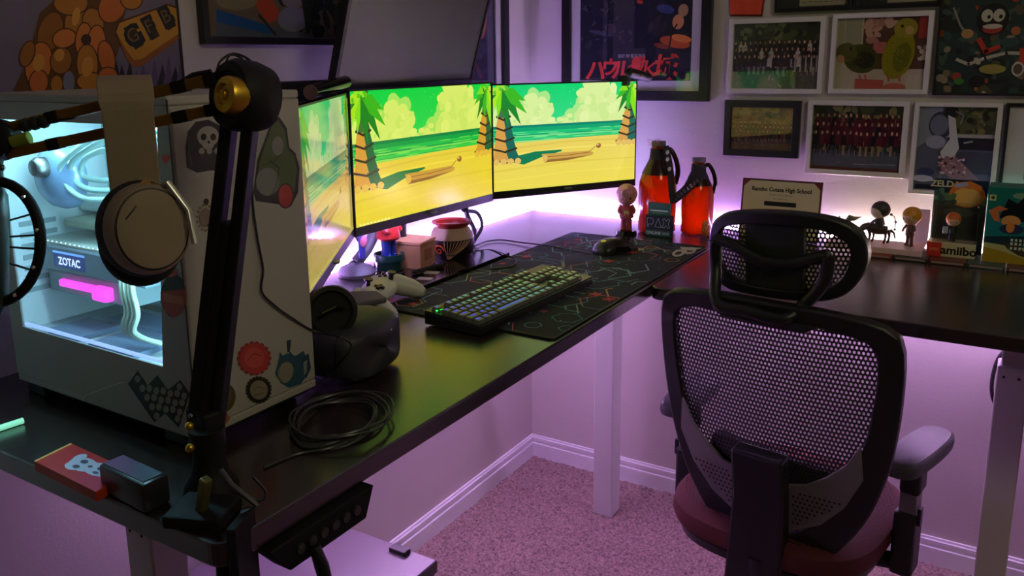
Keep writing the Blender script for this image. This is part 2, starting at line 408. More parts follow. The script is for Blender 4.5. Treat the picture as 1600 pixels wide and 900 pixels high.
# ================================================================== pictures on the walls
def framed(name, label, x0, z0, x1, z1, fw_, fmat, matw=0, wall='back', cat='picture', depth=.02, glass=True, group=None):
    """a framed picture on a wall; returns its root, the art plane and a finish function"""
    if wall == 'back':
        t = thing(name, ((x0 + x1) / 2, 0, z0), label, cat, group=group); U = Vector((1, 0, 0)); N = Vector((0, -1, 0)); O = lambda a, b, h: Vector((a, -h, b))
    else:
        t = thing(name, (0, (x0 + x1) / 2, z0), label, cat, group=group); U = Vector((0, 1, 0)); N = Vector((1, 0, 0)); O = lambda a, b, h: Vector((h, a, b))
    m_ = MB(); V = Vector((0, 0, 1))
    o_ = [(x0, z0), (x1, z0), (x1, z1), (x0, z1)]; i_ = [(x0 + fw_, z0 + fw_), (x1 - fw_, z0 + fw_), (x1 - fw_, z1 - fw_), (x0 + fw_, z1 - fw_)]
    m_.ringprism(o_, i_, .002, depth, lambda a, b, h: O(a, b, h)); m_.build('frame', fmat, t, bevel=.0015)
    MB().box2(O(x0 + .004, z0 + .004, .001), O(x1 - .004, z1 - .004, .006)).build('backing', MATW, t)
    if matw:
        q = fw_ + matw; j_ = [(x0 + q, z0 + q), (x1 - q, z0 + q), (x1 - q, z1 - q), (x0 + q, z1 - q)]
        k_ = [(x0 + fw_ - .001, z0 + fw_ - .001), (x1 - fw_ + .001, z0 + fw_ - .001), (x1 - fw_ + .001, z1 - fw_ + .001), (x0 + fw_ - .001, z1 - fw_ + .001)]
        MB().ringprism(k_, j_, .007, .0115, lambda a, b, h: O(a, b, h)).build('mat_board', MATW, t)
    else: q = fw_ - .001
    A = Art(O(x0 + q, z0 + q, .0065), U, V, x1 - x0 - 2 * q, z1 - z0 - 2 * q, .00001)
    def done(mt=PRINT):
        A.build('picture', mt, t)
        if glass: MB().box2(O(x0 + fw_, z0 + fw_, .0145), O(x1 - fw_, z1 - fw_, .016)).build('glass', GLASS, t)
    return t, A, done
R = random.Random(11)
def blobs(A, n, x0, y0, x1, y1, r0, r1, cols, flat=1.0):
    for _ in range(n): A.ell(R.uniform(x0, x1), R.uniform(y0, y1), R.uniform(r0, r1), R.uniform(r0, r1) * flat, R.choice(cols), R.uniform(0, 3), 9)
def crowd(A, x0, x1, y0, rows, per, fig, shirts, skin, pants, sky, ground, gy, tint=lambda c: c):
    w, h = A.w, A.h
    A.rect(0, 0, w, h, sky[0]); blobs(A, 90, 0, gy, w, h, h * .03, h * .09, sky); A.rect(0, 0, w, gy, ground[0]); blobs(A, 30, 0, 0, w, gy, h * .01, h * .05, ground[1:], .3)
    A.rect(0, gy * .86, w, gy, ground[-1])
    for r in range(rows):
        yb = y0 + (rows - 1 - r) * fig * .36; n = per - (r % 2)
        for i in range(n):
            x = x0 + (x1 - x0) * (i + .5) / n + R.uniform(-.1, .1) * (x1 - x0) / n; b = yb + R.uniform(-.03, .03) * fig; c = R.choice(shirts); s = R.choice(skin); g = (x1 - x0) / n * .46
            A.poly([(x - g * .5, b), (x + g * .5, b), (x + g * .45, b + fig * .45), (x - g * .45, b + fig * .45)], R.choice(pants if r == rows - 1 else shirts))
            A.poly([(x - g * .25, b - fig * .02), (x - g * .05, b - fig * .02), (x - g * .1, b + fig * .2), (x - g * .35, b + fig * .2)], s)
            A.poly([(x - g, b + fig * .40), (x + g, b + fig * .40), (x + g * .9, b + fig * .76), (x + g * .4, b + fig * .84), (x - g * .4, b + fig * .84), (x - g * .9, b + fig * .76)], c)
            A.ell(x, b + fig * .93, g * .55, fig * .095, R.choice([rgb(30, 22, 20), rgb(60, 40, 28), rgb(24, 20, 20)]), 0, 10); A.ell(x, b + fig * .905, g * .42, fig * .08, s, 0, 10)
SKIN = [rgb(215, 165, 140), rgb(190, 140, 115), rgb(225, 180, 155), rgb(160, 115, 95)]
GREEN = [rgb(52, 62, 38), rgb(80, 92, 52), rgb(34, 42, 28), rgb(120, 125, 80), rgb(64, 70, 50)]
# group photo in a white frame, top row
t, A, done = framed('framed_photo', 'white framed photo of a seated and standing team above the small black frame', .687, 1.360, .958, 1.574, .014, FRAMEW)
crowd(A, .0, A.w * .97, A.h * .22, 3, 17, A.h * .30, [rgb(40, 30, 36), rgb(28, 24, 30), rgb(200, 190, 185), rgb(52, 34, 40)], SKIN, [rgb(40, 38, 40), rgb(150, 140, 130)], GREEN, [rgb(96, 92, 84), rgb(130, 126, 116), rgb(160, 156, 144), rgb(70, 68, 60)], A.h * .30)
for i in range(5): A.poly([(A.w * (.72 + i * .06), A.h * .26), (A.w * (.745 + i * .06), A.h * .26), (A.w * (.74 + i * .06), A.h * .5), (A.w * (.725 + i * .06), A.h * .5)], rgb(170, 160, 150))
done(GLOSSP)
# the two parrots
t, A, done = framed('framed_photo', 'white framed photo of two green parrots perched on a finger', .975, 1.362, 1.226, 1.578, .013, FRAMEW)
w, h = A.w, A.h; A.rect(0, 0, w, h, rgb(198, 186, 160)); A.rect(w * .3, h * .28, w, h, rgb(92, 62, 48)); A.rect(w * .10, h * .5, w * .28, h, rgb(160, 162, 128)); A.rect(w * .02, h * .5, w * .09, h, rgb(176, 172, 140))
blobs(A, 16, w * .33, h * .68, w * .5, h * .96, h * .03, h * .07, [rgb(205, 160, 130), rgb(180, 130, 110)]); blobs(A, 8, w * .56, h * .85, w * .68, h, h * .03, h * .06, [rgb(210, 170, 145)])
A.rect(w * .9, h * .7, w, h, rgb(170, 60, 50)); A.rect(w * .42, h * .5, w * .56, h * .66, rgb(190, 110, 100)); blobs(A, 8, w * .9, h * .42, w * .99, h * .58, h * .02, h * .05, [rgb(200, 190, 170)]); A.poly([(w * .8, 0), (w, 0), (w, h * .22), (w * .82, h * .2)], rgb(205, 195, 170))
A.poly([(w * .24, 0), (w * .56, 0), (w * .56, h * .13), (w * .24, h * .15)], rgb(190, 95, 75)); A.ell(w * .68, h * .03, w * .13, h * .06, rgb(200, 110, 90))
def parrot(cx, cy, rx, ry, rot, hx, hy, hr, body, head, dark, beak, bxy, exy):
    A.ell(cx, cy, rx, ry, body, rot, 26); A.ell(cx + rx * .25, cy - ry * .1, rx * .55, ry * .6, dark, rot, 20); A.ell(hx, hy, hr, hr * .92, head, 0, 22)
    for _ in range(60):
        a = R.uniform(0, 6.3); q = R.uniform(0, .85); A.ell(cx + rx * q * math.cos(a), cy + ry * q * math.sin(a), w * .014, h * .006, R.choice([body, dark, head]), rot + R.uniform(-.4, .4), 7)
    A.ell(bxy[0], bxy[1], hr * .36, hr * .42, beak, .5, 12); A.ell(exy[0], exy[1], hr * .13, hr * .15, rgb(20, 16, 14), 0, 10)
parrot(w * .29, h * .43, w * .20, h * .2, -.35, w * .12, h * .52, h * .15, rgb(74, 80, 30), rgb(96, 96, 42), rgb(40, 44, 24), rgb(196, 150, 110), (w * .06, h * .43), (w * .17, h * .57))
parrot(w * .70, h * .48, w * .17, h * .34, -.2, w * .76, h * .84, h * .15, rgb(146, 142, 14), rgb(160, 150, 40), rgb(110, 112, 10), rgb(206, 170, 110), (w * .80, h * .81), (w * .72, h * .87))
for q in (.29, .35, .60, .72): A.line([(w * q, h * .2), (w * (q + .02), h * .12)], w * .02, rgb(190, 100, 80))
done(GLOSSP)
# small dark frame
t, A, done = framed('framed_photo', 'small black framed group photo beside the big movie poster', .684, 1.174, .904, 1.340, .021, FRAMEB)
crowd(A, 0, A.w, A.h * .16, 3, 16, A.h * .30, [rgb(110, 42, 44), rgb(60, 30, 40), rgb(90, 34, 60), rgb(40, 34, 40)], SKIN, [rgb(60, 50, 60)], [rgb(150, 130, 80), rgb(120, 100, 60), rgb(90, 90, 60)], [rgb(120, 96, 60), rgb(150, 120, 70), rgb(90, 70, 50)], A.h * .2)
done(GLOSSP)
# maroon team photo
t, A, done = framed('framed_photo', 'white framed photo of a large team in maroon shirts', .924, 1.134, 1.186, 1.343, .014, FRAMEW)
crowd(A, A.w * .02, A.w * .98, A.h * .24, 3, 15, A.h * .37, [rgb(92, 24, 42), rgb(80, 20, 36), rgb(100, 28, 46), rgb(30, 22, 34)], SKIN, [rgb(60, 80, 110), rgb(40, 44, 50), rgb(160, 140, 110)], GREEN + [rgb(150, 140, 90)], [rgb(96, 104, 112), rgb(120, 126, 132), rgb(80, 88, 98)], A.h * .30)
A.rect(0, 0, A.w, A.h * .05, rgb(110, 62, 50)); A.line([(A.w * .5, A.h * .1), (A.w * .95, A.h * .12)], A.h * .012, rgb(180, 180, 180))
done(GLOSSP)
# dashboard photo
t, A, done = framed('framed_photo', 'white framed photo of a white fluffy shape against a car dashboard', 1.198, 1.094, 1.402, 1.342, .012, FRAMEW)
w, h = A.w, A.h; A.rect(0, 0, w, h, rgb(96, 102, 124)); A.rect(w * .4, h * .68, w, h, rgb(96, 104, 62)); blobs(A, 30, w * .4, h * .7, w, h, h * .02, h * .06, GREEN + [rgb(140, 130, 80)])
A.rect(w * .35, h * .64, w, h * .68, rgb(190, 190, 190)); A.rect(w * .4, h * .50, w, h * .64, rgb(40, 44, 56)); A.rect(w * .3, h * .22, w, h * .48, rgb(74, 80, 98)); A.poly([(0, h * .5), (w * .35, h * .72), (w * .3, h), (0, h)], rgb(150, 156, 176)); A.ell(w * .30, h * .78, w * .16, h * .16, rgb(60, 66, 84)); A.ell(w * .28, h * .78, w * .12, h * .12, rgb(120, 128, 150))
A.ell(w * .25, h * .58, w * .13, h * .08, rgb(170, 176, 196)); A.ell(w * .42, h * .93, w * .1, h * .07, rgb(34, 36, 36)); A.line([(w * .55, h * .8), (w * .58, h * .9), (w * .48, h * .94)], w * .02, rgb(150, 150, 150))
A.poly([(w * .38, h * .9), (w * .48, h * .86), (w * .52, h * .66), (w * .56, h * .52), (w * .50, h * .40), (w * .36, h * .38), (w * .32, h * .46), (w * .43, h * .62)], rgb(220, 220, 226))
A.poly([(w * .4, h * .42), (w * .55, h * .40), (w * .85, h * .16), (w * .9, h * .02), (w * .6, h * .06), (w * .3, h * .3)], rgb(160, 120, 130)); blobs(A, 40, w * .32, h * .2, w * .66, h * .42, h * .008, h * .02, [rgb(225, 190, 190), rgb(90, 56, 60), rgb(205, 160, 160)])
A.ell(w * .15, h * .22, w * .12, h * .05, rgb(60, 70, 110)); A.ell(w * .12, h * .14, w * .14, h * .04, rgb(200, 204, 220)); A.rect(w * .03, h * .02, w * .3, h * .07, rgb(30, 34, 60)); A.line([(w * .62, h * .58), (w * .72, h * .6)], h * .02, rgb(180, 180, 180))
done(GLOSSP)
# wide photo cut by the edge of the picture
t, A, done = framed('framed_photo', 'black framed picture of a teal car bonnet in a wide white mount', 1.408, 1.094, 1.76, 1.342, .009, FRAMEB, .045)
w, h = A.w, A.h; A.rect(0, 0, w, h, rgb(120, 150, 140)); A.rect(0, h * .75, w, h, rgb(170, 130, 70)); A.poly([(0, 0), (w, 0), (w, h * .4), (w * .3, h * .45), (0, h * .36)], rgb(70, 150, 170)); A.ell(w * .35, 0, w * .34, h * .34, rgb(200, 210, 215)); A.ell(w * .35, -h * .02, w * .30, h * .30, rgb(20, 70, 90)); A.poly([(w * .02, h * .5), (w * .15, h * .5), (w * .1, h * .95)], rgb(14, 20, 20)); A.poly([(w * .2, h * .5), (w * .7, h * .55), (w * .9, h * .8), (w * .3, h * .85)], rgb(30, 34, 38))
done(GLOSSP)
# crowded cartoon poster: plain generic stand-in
t, A, done = framed('cartoon_poster', 'black framed poster of crowded doodles on dark teal', 1.236, 1.360, 1.70, 1.99, .006, FRAMEB, cat='poster')
w, h = A.w, A.h; A.rect(0, 0, w, h, rgb(38, 62, 58)); pal = [rgb(30, 44, 42), rgb(50, 86, 78), rgb(28, 34, 34), rgb(96, 90, 60), rgb(160, 150, 120), rgb(190, 110, 50), rgb(170, 60, 36), rgb(70, 100, 84), rgb(140, 120, 90), rgb(200, 190, 165), rgb(24, 30, 30)]
blobs(A, 180, 0, 0, w, h, .006, .028, pal[:4] + [pal[7]]); blobs(A, 240, 0, 0, w, h, .003, .012, pal)
A.ell(w * .62, h * .27, .07, .055, rgb(26, 30, 30)); A.ell(w * .26, h * .30, .035, .04, rgb(14, 12, 12))
for dx in (-.014, .012): A.ell(w * .26 + dx, h * .315, .013, .016, rgb(205, 205, 180)); A.ell(w * .26 + dx + .004, h * .31, .004, .005, rgb(14, 12, 12))
A.ell(w * .26, h * .262, .022, .012, rgb(176, 60, 30)); A.ell(w * .26, h * .272, .022, .006, rgb(215, 210, 185))
A.line([(w * .06, h * .35), (w * .1, h * .28), (w * .13, h * .25)], .005, rgb(150, 160, 140)); A.ell(w * .14, h * .245, .014, .012, rgb(200, 150, 90))
A.line([(w * .1, h * .14), (w * .16, h * .12), (w * .24, h * .145), (w * .34, h * .165), (w * .5, h * .16), (w * .66, h * .13)], .008, rgb(200, 195, 180)); A.line([(w * .2, h * .22), (w * .24, h * .17), (w * .3, h * .19)], .012, rgb(205, 60, 30))
A.ell(w * .44, h * .115, .024, .03, rgb(110, 96, 80)); A.poly([(w * .40, h * .18), (w * .45, h * .19), (w * .45, h * .12), (w * .41, h * .12)], rgb(200, 64, 24)); A.text('B', w * .475, h * .165, .018, rgb(220, 215, 200), bold=.02)
for dx in (-.017, .017): A.ell(w * .44 + dx, h * .10, .014, .018, rgb(215, 210, 195)); A.ell(w * .44 + dx, h * .10, .010, .013, rgb(100, 84, 70))
A.ell(w * .12, h * .05, .012, .009, rgb(60, 140, 40)); A.ell(w * .21, h * .05, .018, .015, rgb(16, 18, 18)); A.ell(w * .55, h * .16 - .02, .04, .012, rgb(150, 146, 50)); A.ell(w * .28, h * .1, .03, .012, rgb(170, 160, 70))
blobs(A, 60, 0, h * .45, w, h, .006, .02, pal)
done(PRINT)
# black framed notes along the top edge
for i, (x0, x1, lb) in enumerate(((.815, 1.021, 'black framed handwritten note on the left in the top row'), (1.024, 1.24, 'black framed handwritten note nearer the cartoon poster'))):
    t, A, done = framed('note_frame', lb, x0, 1.588, x1, 1.84, .012, FRAMEB, cat='picture'); w, h = A.w, A.h
    A.rect(0, 0, w, h, rgb(40, 46, 34)); a0 = w * (.3 if i == 0 else .38); A.rect(a0, h * .0 + .004, w * .98, h * .95, rgb(176, 172, 140))
    for k in range(14):
        y = h * .04 + .006 + k * .014; x = a0 + .006
        while x < w * .92: q = R.uniform(.006, .016); A.line([(x, y), (x + q, y + R.uniform(-.001, .001))], .002, rgb(90, 84, 70)); x += q + .004
    done(PRINT)
# orange pennant
t = thing('pennant', (.73, -.01, 1.59), 'orange tapered pennant hanging above the team photo', 'pennant')
MB().prism([(.687, 1.589), (.775, 1.585), (.790, 1.74), (.672, 1.74)], .004, .010, (0, 0, 0), (1, 0, 0), (0, 0, 1)).build('pennant_cloth', mat('orange_felt', rgb(214, 74, 26), .8), t)
MB().prism([(.684, 1.584), (.778, 1.580), (.793, 1.742), (.669, 1.742)], .002, .0038, (0, 0, 0), (1, 0, 0), (0, 0, 1)).build('border', mat('orange_dark', rgb(110, 40, 20), .8), t)
# big movie poster, back wall
t, A, done = framed('movie_poster', 'tall black framed poster of a dark night scene with red lettering', .133, 1.334, .634, 2.04, .031, FRAMEB, .031, cat='poster', depth=.024)
w, h = A.w, A.h; A.rect(0, 0, w, h, lambda x, y: rgb(22 + 18 * y / h, 24 + 16 * y / h, 40 + 24 * y / h)); R.seed(5)
blobs(A, 120, 0, h * .12, w, h, .006, .035, [rgb(30, 34, 50), rgb(20, 22, 34), rgb(38, 42, 56), rgb(52, 48, 54), rgb(26, 30, 38)], .5)
blobs(A, 40, 0, h * .2, w * .5, h * .45, .003, .012, [rgb(72, 78, 96), rgb(90, 80, 84), rgb(50, 54, 70)], .4)
for (u, v, a, b, c) in ((1055, 66, 24, 9, rgb(205, 90, 30)), (1065, 60, 16, 6, rgb(235, 140, 60)), (1035, 72, 14, 4, rgb(150, 60, 30)), (1060, 34, 9, 12, rgb(220, 150, 90)), (1068, 16, 8, 10, rgb(190, 150, 100)), (1040, 14, 14, 7, rgb(60, 80, 130)), (1000, 3, 5, 3, rgb(210, 60, 30)), (955, 45, 10, 8, rgb(90, 74, 84)), (940, 52, 20, 3, rgb(80, 86, 104))): A.pell(u, v, a, b, c, .2, 14)
A.line([A.px(1044, 84), A.px(1050, 52), A.px(1058, 38)], .005, rgb(30, 20, 20)); A.line([A.px(950, 40), A.px(948, 60)], .006, rgb(30, 28, 36)); A.line([A.px(962, 38), A.px(966, 60)], .006, rgb(30, 28, 36))
p = A.px(987, 88); A.text('宮崎 駿 監督作品', p[0], p[1], .0125, rgb(190, 185, 190), bold=.02)
p = A.px(988, 109); RED = rgb(235, 66, 48)
for ch, dx, dy, sz in (('ハ', -.130, -.006, .074), ('ウ', -.080, .004, .060), ('ル', -.040, -.004, .066), ('の', -.002, .000, .040), ('動', .022, .010, .056), ('く', .062, .0, .044), ('城', .108, .002, .080)):
    A.text(ch, p[0] + dx, p[1] + dy, sz, RED, bold=.035, shear=.15)
A.rect(w - .018, .002, w - .004, .022, rgb(120, 110, 70))
done(PRINT)

# --- left wall
t, A, done = framed('poster_print', 'dark framed print with large clustered amber shapes and a lettered plaque', -2.06, 1.408, -1.410, 2.0, .006, FRAMEB, wall='left', cat='poster', depth=.009, glass=False); R.seed(9)
w, h = A.w, A.h; A.rect(0, 0, w, h, rgb(118, 108, 128)); blobs(A, 60, 0, 0, w * .42, h, .01, .05, [rgb(92, 100, 116), rgb(70, 84, 86), rgb(120, 120, 132), rgb(50, 66, 60)], .5)
blobs(A, 16, w * .0, 0, w * .1, h * .5, .01, .05, [rgb(34, 52, 44), rgb(60, 76, 78)], .6)
for k in range(13):
    u = 172 + k * 10; A.pp([(u - 9, 140), (u + 9, 136), (u + R.uniform(-3, 3), R.uniform(84, 112))], R.choice([rgb(30, 28, 32), rgb(96, 84, 110), rgb(46, 42, 50)]))
A.pp([(18, 146), (40, 100), (62, 20), (120, -30), (200, -30), (190, 60), (165, 145)], rgb(98, 62, 14))
OR = [rgb(176, 116, 28), rgb(160, 100, 24), rgb(188, 124, 30), rgb(196, 108, 34), rgb(150, 92, 20), rgb(205, 120, 44)]
for (u, v, a, b, r_) in ((78, 50, 18, 32, .3), (60, 100, 20, 34, .2), (95, 95, 16, 20, .2), (118, 30, 16, 34, .2), (100, 60, 18, 14, -.3), (145, 35, 16, 22, -.2), (130, 62, 12, 26, .1), (150, 70, 14, 30, .05), (136, 100, 16, 30, -.05), (166, 90, 12, 26, -.2), (60, 128, 14, 18, .1), (88, 132, 9, 14, 0), (142, 128, 22, 14, .05), (168, 118, 14, 12, 0), (110, 5, 26, 18, 0), (175, 10, 20, 26, .4), (205, 0, 16, 14, 0), (42, 84, 10, 20, .3)):
    A.pell(u, v, a + 2, b + 2, rgb(80, 46, 10), r_); A.pell(u, v, a, b, R.choice(OR), r_)
for (u, v, a, b) in ((60, 98, 9, 14), (92, 86, 8, 10), (118, 26, 6, 15), (136, 104, 9, 16)): A.pell(u, v, a, b, rgb(214, 150, 56), .2)
A.pell(107, 128, 9, 17, rgb(120, 124, 136)); A.pell(134, 62, 8, 9, rgb(60, 34, 10))
A.pp([(178, 52), (183, 34), (262, 6), (280, 12), (288, 44), (282, 56), (220, 102), (206, 104), (196, 88)], rgb(86, 50, 12))
A.pp([(181, 50), (186, 36), (262, 9), (277, 14), (284, 42), (279, 52), (221, 92), (209, 94), (199, 82)], rgb(196, 140, 42))
A.pp([(181, 50), (199, 82), (209, 94), (221, 92), (279, 52), (280, 60), (222, 103), (207, 105), (196, 90)], rgb(150, 90, 24))
for ch, u, v in (('G', 209, 58), ('F', 234, 44), ('B', 260, 28)):
    p = A.px(u, v); a = A.px(u + 20, v - 11); rot = math.atan2(a[1] - p[1], a[0] - p[0])
    A.pp([(u - 17, v - 14), (u - 1, v - 22), (u + 15, v + 12), (u + 2, v + 20)], rgb(56, 42, 20)); A.text(ch, p[0], p[1], .055, rgb(30, 34, 34), rot, bold=.05); A.text(ch, p[0] - .002, p[1] + .002, .036, rgb(120, 96, 50), rot, bold=.0)
done(PRINT)
t, A, done = framed('picture_frame', 'thick black framed print with an aircraft-like red and blue composition', -1.363, 1.507, -.92, 1.84, .017, FRAMEB, wall='left'); R.seed(4); w, h = A.w, A.h
A.rect(0, 0, w, h, rgb(120, 104, 80)); blobs(A, 40, w * .55, 0, w, h, .01, .03, [rgb(30, 52, 30), rgb(44, 74, 40), rgb(24, 36, 26)])
A.pp([(338, 24), (520, 60), (520, 70), (338, 60)], rgb(96, 104, 120)); A.pp([(338, 14), (420, 40), (424, 54), (338, 34)], rgb(30, 96, 160)); A.pp([(395, -10), (420, -10), (440, 28), (420, 36), (402, 14)], rgb(200, 80, 44)); A.pell(458, 30, 24, 20, rgb(140, 140, 160)); A.pell(458, 0, 18, 12, rgb(150, 140, 150)); A.pp([(470, 0), (486, 6), (482, 26), (474, 22)], rgb(190, 70, 44)); A.line([A.px(405, 24), A.px(430, 54)], .006, rgb(60, 40, 40)); A.pell(370, 2, 32, 14, rgb(150, 140, 100))
A.pp([(470, -10), (488, -10), (484, 50), (478, 52)], rgb(40, 56, 36)); blobs(A, 20, w * .75, 0, w, h * .8, .006, .02, [rgb(50, 84, 44), rgb(28, 40, 30)])
done(PRINT)
t, A, done = framed('framed_poster', 'tall black framed poster with white mount behind the top monitor', -.66, 1.33, -.172, 2.0, .032, FRAMEB, .030, wall='left', cat='poster', depth=.024); w, h = A.w, A.h
A.rect(0, 0, w, h, rgb(44, 44, 62)); blobs(A, 60, 0, 0, w, h, .01, .04, [rgb(60, 58, 78), rgb(34, 34, 50), rgb(80, 70, 84)], .5); A.ell(w * .82, h * .36, .02, .06, rgb(190, 120, 100), -.2); done(PRINT)

# ================================================================== monitors
SCREEN = attr_mat('screen_picture', .18, emit=.95, spec=.5)
SCREEN_L = attr_mat('screen_picture_oblique', .12, emit=.58, spec=.6)
def beach(A, warm, seed=2):
    """the tropical beach wallpaper, plain sky, sea, sand, palms and a log"""
    R.seed(seed); w, h = A.w, A.h
    def T(r, g, b): return rgb(*warm(r, g, b))
    A.rect(0, 0, w, h, T(60, 214, 150)); A.poly([(0, h * .55), (w, h * .55), (w, h), (0, h)], lambda x, y: T(60, 214, 150) if y < h * .7 else T(14, 206, 122))
    def cloud(cx, cy, rx, ry, n, c1, c2):
        for k in range(n):
            a = R.uniform(0, PI); q = R.uniform(.3, 1); A.ell(cx + rx * q * math.cos(a), cy + ry * q * math.sin(a) * .9, rx * .22, ry * .20, c2, 0, 14)
        for k in range(n):
            a = R.uniform(0, PI); q = R.uniform(0, .88); A.ell(cx + rx * q * math.cos(a) - rx * .02, cy + ry * q * math.sin(a) * .9 + ry * .02, rx * .22, ry * .19, c1, 0, 14)
    C1, C2 = T(216, 234, 170), T(168, 226, 150)
    cloud(w * .27, h * .60, w * .17, h * .34, 26, C1, C2); cloud(w * .74, h * .60, w * .22, h * .42, 34, C1, C2); cloud(w * .48, h * .60, w * .10, h * .12, 10, C1, C2); cloud(w * .08, h * .62, w * .1, h * .22, 12, C1, C2)
    A.poly([(w * .62, h * .72), (w * .63, h * .9), (w * .6, h * 1.02), (w * .80, h * 1.02), (w * .82, h * .8), (w * .7, h * .66)], C1)
    blobs(A, 30, w * .56, h * .64, w * .92, h * .95, h * .03, h * .07, [C1, T(206, 230, 160), T(224, 238, 180)]); blobs(A, 20, w * .14, h * .62, w * .40, h * .85, h * .02, h * .05, [C1, T(206, 230, 160), T(224, 238, 180)])
    A.rect(0, h * .46, w, h * .618, T(16, 160, 120))
    for y0, y1, c in ((.595, .618, T(10, 130, 120)), (.53, .56, T(30, 190, 130)), (.505, .518, T(120, 220, 150)), (.478, .50, T(50, 205, 130)), (.46, .472, T(150, 225, 150))): A.rect(0, h * y0, w, h * y1, c)
    for _ in range(30): x = R.uniform(0, w); y = R.uniform(.47, .6) * h; A.ell(x, y, w * .05, h * .004, T(120, 222, 160), 0, 8)
    A.poly([(0, 0), (w, 0), (w, h * .47), (w * .7, h * .475), (w * .4, h * .462), (0, h * .45)], lambda x, y: T(232, 206, 104) if y > h * .3 else T(238, 214, 92))
    for y, c in ((.40, T(224, 194, 96)), (.34, T(244, 220, 118)), (.2, T(226, 200, 84)), (.10, T(240, 218, 96))): A.poly([(0, h * (y - .02)), (w * .5, h * (y + .03)), (w, h * (y + .02)), (w, h * (y + .035)), (w * .5, h * (y + .045)), (0, h * y)], c)
    # shadows printed in the wallpaper, log
    A.poly([(w * .12, h * .27), (w * .2, h * .24), (w * .32, h * .30), (w * .46, h * .345), (w * .46, h * .36), (w * .28, h * .36), (w * .16, h * .33)], T(20, 120, 90))
    A.poly([(w * .32, h * .33), (w * .34, h * .245), (w * .5, h * .25), (w * .68, h * .285), (w * .69, h * .305), (w * .66, h * .33), (w * .5, h * .33)], T(206, 158, 82)); A.poly([(w * .34, h * .245), (w * .5, h * .25), (w * .68, h * .285), (w * .5, h * .275), (w * .35, h * .27)], T(150, 104, 54)); A.line([(w * .36, h * .30), (w * .5, h * .30), (w * .66, h * .315)], h * .006, T(130, 90, 50)); A.ell(w * .345, h * .285, w * .018, h * .035, T(226, 182, 104)); A.line([(w * .66, h * .32), (w * .70, h * .37)], h * .01, T(190, 140, 80))
    A.ell(w * .725, h * .375, w * .018, h * .025, T(150, 90, 60)); A.ell(w * .72, h * .385, w * .008, h * .01, T(220, 190, 140))
    def palm(x0, x1, xt, yb, side):
        n = 6
        for k in range(n):
            a, b = k / n, (k + 1) / n; y0, y1 = h * (yb + (.90 - yb) * a), h * (yb + (.90 - yb) * b); L0, R0 = x0 + (xt - w * .02 - x0) * a ** .8, x1 + (xt + w * .025 - x1) * a ** .7; L1, R1 = x0 + (xt - w * .02 - x0) * b ** .8, x1 + (xt + w * .025 - x1) * b ** .7
            A.poly([(L0 - w * .006, y0), (R0 + w * .006, y0), (R1, y1), (L1, y1)], T(214, 156, 84) if k < 4 else T(70, 110, 90))
            A.poly([((L0 + R0) / 2 + (R0 - L0) * .1, y0), (R0 + w * .006, y0), (R1, y1), ((L1 + R1) / 2, y1)], T(30, 100, 96) if side > 0 or k > 2 else T(190, 130, 70))
            A.line([(L0 - w * .006, y0 + h * .012), ((L0 + R0) / 2, y0 - h * .02), (R0 + w * .006, y0 + h * .012)], h * .018, T(50, 44, 34))
        for k in range(4): A.ell(x0 + (x1 - x0) * (.1 + k * .28), h * (yb - .01), w * .022, h * .03, T(226, 184, 110), 0, 10)
        for a, L in ((-2.5, .26), (-2.1, .34), (-1.75, .30), (-1.40, .40), (-1.05, .42), (-.74, .38), (-.45, .30), (-2.8, .18)):
            bx_, by_ = xt, h * .97; ex, ey = bx_ + h * L * math.cos(a) * .95, by_ + h * L * math.sin(a) * .95; nx, ny = -math.sin(a), math.cos(a); q = h * .042
            A.poly([(bx_, by_), (bx_ + (ex - bx_) * .4 + nx * q, by_ + (ey - by_) * .3 + ny * q), (ex, ey), (bx_ + (ex - bx_) * .45 - nx * q, by_ + (ey - by_) * .45 - ny * q)], R.choice([T(130, 220, 30), T(60, 180, 40), T(170, 225, 50), T(30, 130, 50)]))
        blobs(A, 9, xt - w * .05, h * .93, xt + w * .05, h, h * .01, h * .03, [T(150, 220, 60), T(90, 190, 50), T(60, 90, 40), T(200, 220, 110)])
    palm(w * .0, w * .17, w * .06, .29, 1); palm(w * .86, w * 1.0, w * .965, .40, 1)
    for _ in range(10): A.ell(w * R.uniform(.45, .95), h * R.uniform(.75, .98), h * .004, h * .004, T(190, 240, 190), 0, 6)
    A.rect(0, 0, w, h * .018, T(228, 214, 90))
